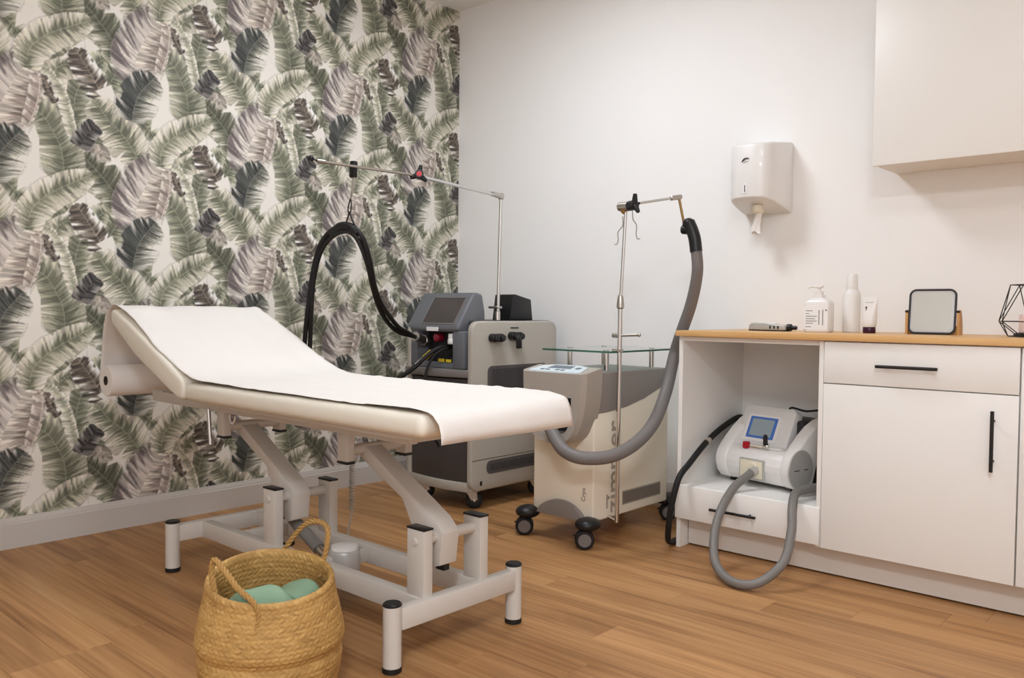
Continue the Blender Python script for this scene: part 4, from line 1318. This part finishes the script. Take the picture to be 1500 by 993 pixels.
# ------------------------------------------------------------------ small white laser in the niche (built in its own frame, front towards -y)
dl = thing('desktop_laser', 'small white desktop laser with blue screen and grey hose in the cabinet niche', 'laser machine', (2.19, -.425, .264), rotz=math.radians(-12.0), local=True)
WP = MAT['white_plastic']
# bulged front and belly
front = [(.05, .012), (.012, .022), (-.010, .045), (-.022, .075), (-.024, .100), (-.014, .128), (.004, .146), (.030, .158), (.300, .158), (.300, .012)]
M().prism(front, 'x', -.135, .135, .004, 2).build('body', WP, dl)
side = [(.05, .010), (.010, .020), (-.014, .045), (-.026, .078), (-.027, .104), (-.016, .135), (.006, .160), (.035, .188), (.075, .222), (.125, .256), (.18, .279), (.24, .290), (.300, .290), (.300, .16), (.24, .14), (.14, .10), (.11, .012)]
for s in (-1, 1):
    a, b = (.133, .190) if s > 0 else (-.190, -.133)
    M().prism(side, 'x', a, b, .008, 3).build('side_fin', WP, dl)
disc = M().cyl((.186, .032, .095), (.193, .032, .095), .080, 40, bev=.003).build('side_disc', MAT['silver_plastic'], dl)
M().box((.1925, -.012, .094), (.1945, .020, .097)).box((.1925, .05, .094), (.1945, .075, .097)).build('disc_slot', MAT['gap'], disc)
M().prism([(.115, .010), (.145, .096), (.24, .135), (.305, .155), (.305, .010)], 'x', -.172, .172, .003, 1).build('rear_housing', MAT['console_dark'], dl)
M().box((-.13, .13, .15), (.13, .300, .272), .012, 2).build('rear_cover', MAT['console_dark'], dl)
# tilted screen head
sd = Vector((0, .082, .172)).normalized()
sn = Vector((0, -.172, .082)).normalized()
so_ = Vector((-.026, .050, .146))
def face(x, s, h):
    return so_ + Vector((x, 0, 0)) + sd * s + sn * h
def tilted(polys, h0, h1, mtl, name, parent, bev=0.0):
    m = M()
    t = bmesh.new()
    lo = [t.verts.new(face(x, s, h0)) for x, s in polys]
    hi = [t.verts.new(face(x, s, h1)) for x, s in polys]
    k = len(polys)
    t.faces.new(lo); t.faces.new(hi[::-1])
    for i in range(k):
        t.faces.new((lo[i], hi[i], hi[(i + 1) % k], lo[(i + 1) % k]))
    bmesh.ops.recalc_face_normals(t, faces=t.faces)
    if bev:
        bmesh.ops.bevel(t, geom=list(t.edges), offset=bev, segments=2, affect='EDGES', profile=.5)
    m._merge(t)
    return m.build(name, mtl, parent)
head = tilted(rpoly(-.130, -.004, .126, .190, .022, 5), -.050, 0.0, MAT['head_white'], 'screen_head', dl, .005)
tilted(rpoly(-.096, .034, .066, .150, .006, 3), -.002, .0022, MAT['white_plastic'], 'screen_frame', head)
sc_ = tilted(rpoly(-.082, .046, .054, .140, .003, 2), .0, .0032, MAT['lcd_blue'], 'screen', head)
tilted(rpoly(-.068, .056, .040, .130, .003, 2), .0028, .0040, MAT['lcd_grey'], 'screen_field', sc_)
# step with red button, warning strip and key
M().box((-.10, .020, .157), (.10, .060, .166), .004, 2).build('button_step', WP, dl)
M().box((-.072, .004, .150), (-.048, .026, .178), .003, 2).build('power_button', MAT['red'], dl)
M().box((-.035, .010, .1615), (.020, .030, .1675), .001, 1).build('warning_strip', MAT['clear_cover'], dl)
k = M().cyl((.040, .020, .162), (.040, .012, .178), .011, 18, bev=.002).build('key_switch', MAT['chrome'], dl)
M().box((.036, -.004, .174), (.044, .020, .206), .003, 2).ball((.040, .006, .206), .014, sx=.55, seg=12).build('key', MAT['black_plastic'], k)
# hose socket on the front
pk = M().box((-.060, -.030, .036), (.062, -.018, .118), .004, 2).build('socket_frame', MAT['silver_plastic'], dl)
M().box((-.053, -.033, .042), (.055, -.028, .112), .003, 2).cyl((.012, -.030, .085), (.012, -.040, .085), .022, 20, bev=.004).build('socket_plate', MAT['clear_cover'], pk)
for s in (-.15, .15):
    for yy in (.05, .27):
        M().cyl((s, yy, 0), (s, yy, .014), .014, 16).build('foot', MAT['black_rubber'], dl)
# the corrugated hose: world points turned into the machine's frame
inv = (Matrix.Translation((2.19, -.425, .264)) @ Matrix.Rotation(math.radians(-12.0), 4, 'Z')).inverted()
hp = [(2.207, -.455, .342), (2.193, -.51, .318), (2.178, -.59, .282), (2.180, -.69, .214), (2.194, -.765, .138), (2.240, -.845, .062), (2.310, -.895, .026), (2.385, -.91, .0195), (2.445, -.88, .040), (2.484, -.80, .098), (2.477, -.725, .188), (2.453, -.665, .258), (2.430, -.59, .296), (2.432, -.51, .302), (2.448, -.44, .302), (2.470, -.36, .300), (2.47, -.27, .31)]
M().tube([inv @ p for p in catmull(hp, .0048)], .0172, 16, ridge=.10).build('corrugated_hose', MAT['hose_dark'], dl, sharp=70)
M().tube([inv @ Vector(p) for p in ((2.212, -.44, .348), (2.200, -.485, .330))], .0195, 16).build('hose_collar', MAT['silver_plastic'], dl)
M().tube([inv @ p for p in catmull([(2.20, -.14, .55), (2.24, -.20, .575), (2.31, -.22, .568), (2.38, -.24, .578), (2.43, -.26, .56), (2.47, -.22, .53), (2.49, -.15, .50)], .01)], .0042, 8).build('mains_lead', MAT['black_rubber'], dl)
M().tube([inv @ p for p in catmull([(2.41, -.27, .560), (2.44, -.255, .553), (2.475, -.235, .535)], .008)], .011, 10).build('lead_plug', MAT['black_rubber'], dl)

# black sleeve hose leaving the niche on the left
t = thing('black_sleeve_hose', 'black sleeved hose running out of the niche and down past the cabinet side', 'hose', (1.97, -.70, 0))
hp = [(1.965, -.075, .46), (1.968, -.13, .505), (1.974, -.30, .476), (1.977, -.45, .425), (1.976, -.585, .352), (1.974, -.66, .304), (1.958, -.685, .200), (1.938, -.675, .100), (1.918, -.64, .032), (1.90, -.55, .014), (1.88, -.40, .014)]
M().tube(catmull(hp, .01), .0125, 14).build('sleeve', MAT['purse'], t)
M().tube(catmull([(1.9765, -.425, .434), (1.977, -.45, .425)], .004), .0138, 14).build('band', MAT['print_grey'], t)

# ------------------------------------------------------------------ things on the worktop
WT = .9
t = thing('handpiece', 'flat silver handpiece with a black nozzle lying on the worktop', 'device', (2.18, -.30, WT))
M().prism([(2.100, WT + .004), (2.103, WT + .024), (2.112, WT + .033), (2.135, WT + .037), (2.175, WT + .036), (2.225, WT + .028), (2.255, WT + .026), (2.262, WT + .020), (2.262, WT + .004)], 'y', -.335, -.275, .005, 3).build('body', MAT['silver_plastic'], t)
M().prism([(2.102, WT + .001), (2.102, WT + .006), (2.262, WT + .006), (2.262, WT + .001)], 'y', -.333, -.277, .001, 1).build('base', MAT['console_dark'], t)
M().prism([(2.110, WT + .034), (2.135, WT + .0385), (2.178, WT + .0375), (2.215, WT + .031), (2.210, WT + .028), (2.118, WT + .030)], 'y', -.328, -.282, .002, 2).build('top_shell', MAT['white_plastic'], t)
for xx in (2.195, 2.212, 2.229):
    M().box((xx, -.3362, WT + .010), (xx + .007, -.3345, WT + .022)).build('marking', MAT['console_dark'], t)
M().cyl((2.258, -.305, WT + .016), (2.278, -.305, WT + .016), .0145, 20, bev=.002).cyl((2.276, -.305, WT + .015), (2.300, -.305, WT + .015), .0085, 16, bev=.002).build('nozzle', MAT['black_plastic'], t)

t = thing('pump_bottle', 'square white pump bottle with a printed label on the worktop', 'bottle', (2.388, -.30, WT))
bx, by = 2.388, -.30
m = M()
rings = []
for z, hw, hd in ((0, .048, .030), (.004, .0515, .0335), (.112, .0515, .0335), (.124, .046, .030), (.132, .034, .024), (.138, .020, .018), (.150, .0175, .0175), (.150, .001, .001)):
    ring = []
    for (px, py) in rpoly(-1, -1, 1, 1, .34, 5):
        ring.append(m.bm.verts.new((bx + px * hw, by + py * hd, WT + z)))
    rings.append(ring)
for A, B in zip(rings, rings[1:]):
    for k in range(len(A)):
        m.bm.faces.new((A[k], A[(k + 1) % len(A)], B[(k + 1) % len(A)], B[k]))
m.bm.faces.new(rings[0][::-1])
m.build('bottle_body', MAT['white_plastic'], t)
lb = M().box((bx - .049, by - .0346, WT + .010), (bx + .049, by - .0330, WT + .106), .0006, 1).build('label', MAT['label'], t)
m = M()
for (x0, z0, w) in ((-.040, .084, .028), (-.040, .072, .014), (-.040, .062, .046), (-.040, .052, .038), (-.040, .043, .046), (-.040, .034, .030), (-.040, .020, .022)):
    m.box((bx + x0, by - .0352, WT + z0), (bx + x0 + w, by - .0344, WT + z0 + .0032))
for (x0, z0, h) in ((.012, .030, .058), (.027, .028, .062)):
    m.box((bx + x0, by - .0352, WT + z0), (bx + x0 + .0042, by - .0344, WT + z0 + h))
m.build('label_print', MAT['label_line'], lb, flat=True)
M().cyl((bx + .042, by - .0352, WT + .088), (bx + .042, by - .0344, WT + .088), .0035, 12).build('label_mark', MAT['print_dark'], lb)
m = M().cyl((bx, by, WT + .148), (bx, by, WT + .164), .0165, 22, bev=.002).cyl((bx, by, WT + .160), (bx, by, WT + .180), .0055, 14)
m.box((bx - .022, by - .012, WT + .176), (bx + .014, by + .010, WT + .188), .004, 2).tube([(bx - .018, by - .004, WT + .184), (bx - .040, by - .012, WT + .181), (bx - .043, by - .013, WT + .174)], .0045, 10)
m.build('pump', MAT['white_plastic'], t)

t = thing('clear_bottle', 'tall frosted clear bottle between the pump bottle and the cream tube', 'bottle', (2.480, -.20, WT))
M().lathe([(.030, 0), (.0335, .004), (.0335, .150), (.030, .164), (.022, .172), (.0215, .176)], (2.480, -.20, WT), 30).build('bottle_body', MAT['frosted'], t)
M().lathe([(.0215, .174), (.0225, .178), (.0215, .226), (.018, .234), (0, .235)], (2.480, -.20, WT), 28).build('cap', MAT['frosted'], t)

t = thing('cream_tube', 'white cream tube standing on its dark purple cap', 'tube', (2.575, -.27, WT))
cx_, cy_ = 2.575, -.27
M().lathe([(.022, 0), (.0235, .002), (.0235, .022), (.022, .024)], (cx_, cy_, WT), 26).build('cap', MAT['purple'], t)
m = M()
rings = []
for z, a, b in ((.0245, .0225, .0225), (.030, .0262, .0245), (.045, .0272, .024), (.08, .0285, .018), (.115, .0300, .009), (.134, .0310, .0035), (.141, .0312, .0018)):
    rings.append([m.bm.verts.new((cx_ + a * math.cos(2 * PI * k / 30), cy_ + b * math.sin(2 * PI * k / 30), WT + z)) for k in range(30)])
for A, B in zip(rings, rings[1:]):
    for k in range(30):
        m.bm.faces.new((A[k], A[(k + 1) % 30], B[(k + 1) % 30], B[k]))
m.bm.faces.new(rings[0][::-1]); m.bm.faces.new(rings[-1])
m.build('tube_body', MAT['white_plastic'], t)
M().cyl((cx_ - .008, cy_ - .0125, WT + .100), (cx_ - .008, cy_ - .0145, WT + .0995), .0042, 12).box((cx_ - .010, cy_ - .0150, WT + .088), (cx_ - .006, cy_ - .0135, WT + .095)).build('emblem', MAT['print_dark'], t)
M().box((cx_ - .014, cy_ - .0085, WT + .119), (cx_ + .016, cy_ - .0075, WT + .1205)).build('print_line', MAT['label_line'], t)

# table mirror: glass in a graphite frame, tilting in a wooden U-stand
t = thing('table_mirror', 'small tilting mirror with dark rounded frame on a wooden stand', 'mirror', (2.800, -.24, WT))
mc = Vector((2.797, -.255, WT + .086))
nrm = Vector((.01, -.99, .10)).normalized()
xa = Vector((nrm.y, -nrm.x, 0)).normalized() * -1
ya_ = nrm.cross(xa)
if ya_.z < 0: ya_ = -ya_
def mir(poly, h0, h1, mtl, name, parent, bev=0.0):
    tt = bmesh.new()
    lo = [tt.verts.new(mc + xa * x + ya_ * y + nrm * h0) for x, y in poly]
    hi = [tt.verts.new(mc + xa * x + ya_ * y + nrm * h1) for x, y in poly]
    k = len(poly)
    tt.faces.new(lo); tt.faces.new(hi[::-1])
    for i in range(k):
        tt.faces.new((lo[i], hi[i], hi[(i + 1) % k], lo[(i + 1) % k]))
    if bev:
        bmesh.ops.recalc_face_normals(tt, faces=tt.faces)
        bmesh.ops.bevel(tt, geom=list(tt.edges), offset=bev, segments=2, affect='EDGES')
    m = M(); m._merge(tt)
    return m.build(name, mtl, parent)
fm = M()
pts = [mc + xa * x + ya_ * y for x, y in rpoly(-.079, -.081, .079, .081, .022, 6)]
fm.tube(pts, .0042, 10, closed=True)
fo = fm.build('mirror_frame', MAT['dark_frame'], t)
mir(rpoly(-.077, -.079, .077, .079, .020, 6), -.003, .0005, MAT['mirror_bevel'], 'bevelled_edge', fo)
mir(rpoly(-.069, -.071, .069, .071, .016, 6), .0004, .0012, MAT['mirror'], 'glass', fo)
st = M()
bk = -nrm; bk.z = 0; bk.normalize()
for s in (-1, 1):
    p0 = Vector((mc.x, mc.y, WT)) + xa * s * .089 + bk * .010
    pts_ = [(-.012, 0), (.034, 0), (.036, .03), (.024, .072), (.010, .092), (-.004, .092), (-.012, .080)]
    tt = bmesh.new()
    A = [tt.verts.new(p0 + bk * a + Vector((0, 0, b)) - xa * .0045) for a, b in pts_]
    B = [tt.verts.new(p0 + bk * a + Vector((0, 0, b)) + xa * .0045) for a, b in pts_]
    tt.faces.new(A); tt.faces.new(B[::-1])
    for i in range(len(A)):
        tt.faces.new((A[i], B[i], B[(i + 1) % len(A)], A[(i + 1) % len(A)]))
    st._merge(tt)
b0 = Vector((mc.x, mc.y, WT)) + bk * .021
tt = bmesh.new()
A = [tt.verts.new(b0 + xa * x + bk * y + Vector((0, 0, z))) for z in (0, .034) for x, y in ((-.089, -.010), (.089, -.010), (.089, .012), (-.089, .012))]
for f in ((0, 1, 2, 3), (7, 6, 5, 4), (0, 4, 5, 1), (1, 5, 6, 2), (2, 6, 7, 3), (3, 7, 4, 0)):
    tt.faces.new([A[k] for k in f])
st._merge(tt)
st.build('stand', MAT['wood_stand'], t)
for s in (-1, 1):
    M().cyl(mc + xa * s * .080, mc + xa * s * .0945, .0042, 10).build('pivot', MAT['black_metal'], t)

# geometric wire candle holder with a pale pink candle
t = thing('wire_candle_holder', 'black geometric wire candle holder at the end of the worktop', 'candle holder', (3.125, -.29, WT))
hc = Vector((3.125, -.29, WT))
def ring6(r, z, ph):
    return [hc + Vector((r * math.cos(ph + PI / 3 * k), r * math.sin(ph + PI / 3 * k), z)) for k in range(6)]
bot, mid_, top_ = ring6(.070, .003, .3), ring6(.108, .054, .3 + PI / 6), ring6(.066, .180, .3)
edges = []
for R_ in (bot, mid_, top_):
    edges += [(R_[k], R_[(k + 1) % 6]) for k in range(6)]
for k in range(6):
    edges += [(bot[k], mid_[k]), (bot[(k + 1) % 6], mid_[k]), (mid_[k], top_[k]), (mid_[k], top_[(k + 1) % 6])]
for a, b in edges:
    M().cyl(a, b, .0017, 6).build('wire', MAT['black_metal'], t)
M().lathe([(.052, .001), (.054, .003), (.054, .012), (.052, .014)], hc, 24).build('dish', MAT['black_metal'], t)
cn = tag(M().lathe([(.036, .0145), (.038, .017), (.038, .074), (.035, .078), (0, .078)], hc, 28).build('candle', MAT['pink_print'], None, hc + Vector((0, 0, .0145))), 'pale pink candle standing inside the black wire holder', 'candle')
M().cyl(hc + Vector((0, 0, .077)), hc + Vector((.001, 0, .088)), .0012, 6).build('wick', MAT['core'], cn, origin=hc + Vector((0, 0, .0145)))

# ------------------------------------------------------------------ paper towel dispenser on the wall
t = thing('towel_dispenser', 'white centrefeed paper towel dispenser mounted on the white wall', 'dispenser', (2.03, -.004, 1.42))
plan = [(1.912, -.004), (1.912, -.06), (1.924, -.150), (1.938, -.195), (1.960, -.212), (2.000, -.219), (2.050, -.219), (2.085, -.210), (2.108, -.190), (2.124, -.150), (2.134, -.06), (2.134, -.004)]
pl = catmull([Vector((a, b, 0)) for a, b in plan], .02)
m = M()
def disp_ring(zf, shrink):
    out = []
    for p in pl:
        f = min(1, max(0, -p.y / .219))
        zlo = 1.424 + .050 * f
        zhi = 1.734 - .024 * f
        z = zlo + (zhi - zlo) * zf
        x = 2.023 + (p.x - 2.023) * (1 - shrink)
        y = -.004 + (p.y + .004) * (1 - shrink)
        out.append(m.bm.verts.new((x, y, z)))
    return out
rs = [disp_ring(0, .03), disp_ring(.02, .005), disp_ring(.04, 0), disp_ring(.5, -.012), disp_ring(.955, .0), disp_ring(.985, .012), disp_ring(1, .04)]
for A, B in zip(rs, rs[1:]):
    for k in range(len(A)):
        m.bm.faces.new((A[k], A[(k + 1) % len(A)], B[(k + 1) % len(A)], B[k]))
m.bm.faces.new(rs[0][::-1]); m.bm.faces.new(rs[-1])
m.build('cover', MAT['white_plastic'], t, sharp=50)
M().box((2.013, -.2235, 1.500), (2.0185, -.2185, 1.531), .0008, 1).build('lock_slot', MAT['print_dark'], t)
M().box((2.006, -.2225, 1.494), (2.026, -.2195, 1.538), .001, 1).build('lock_plate', MAT['label'], t)
lg = M()
lg.tube(catmull([(2.000, -.2235, 1.632), (2.010, -.2245, 1.642), (2.020, -.2248, 1.646), (2.034, -.2245, 1.645)], .003), [.0012, .0018, .0024, .0028, .0030, .0030, .0028, .0026, .0024, .0022, .0018, .0014][:len(catmull([(2.000, -.2235, 1.632), (2.010, -.2245, 1.642), (2.020, -.2248, 1.646), (2.034, -.2245, 1.645)], .003))], 8)
lg.tube([(2.008, -.2238, 1.629), (2.030, -.2240, 1.632)], .0008, 6)
lg.build('logo', MAT['dark_frame'], t)
M().lathe([(.026, -.004), (.030, .004), (.024, .030), (.018, .034)], (2.028, -.125, 1.420), 22).build('outlet', MAT['clear_cover'], t)
m = M()
rings = []
for i in range(16):
    f = i / 15
    z = 1.452 - .122 * f
    rr = .013 + .010 * abs(f - .45) * 1.6
    rings.append([m.bm.verts.new((2.028 + rr * (1 + .22 * math.sin(5 * a + f * 3) + .1 * math.sin(11 * a)) * math.cos(a) + .004 * math.sin(f * 5), -.125 + rr * (1 + .25 * math.sin(4 * a + 1 + f * 2)) * math.sin(a) * .8, z + .006 * f * math.sin(3 * a))) for a in [2 * PI * k / 36 for k in range(36)]])
for A, B in zip(rings, rings[1:]):
    for k in range(36):
        m.bm.faces.new((A[k], A[(k + 1) % 36], B[(k + 1) % 36], B[k]))
m.bm.faces.new(rings[-1])
m.build('paper_tail', MAT['paper'], t, sharp=70)

for o in scene.objects:
    if '_local' in o:
        del o['_local']
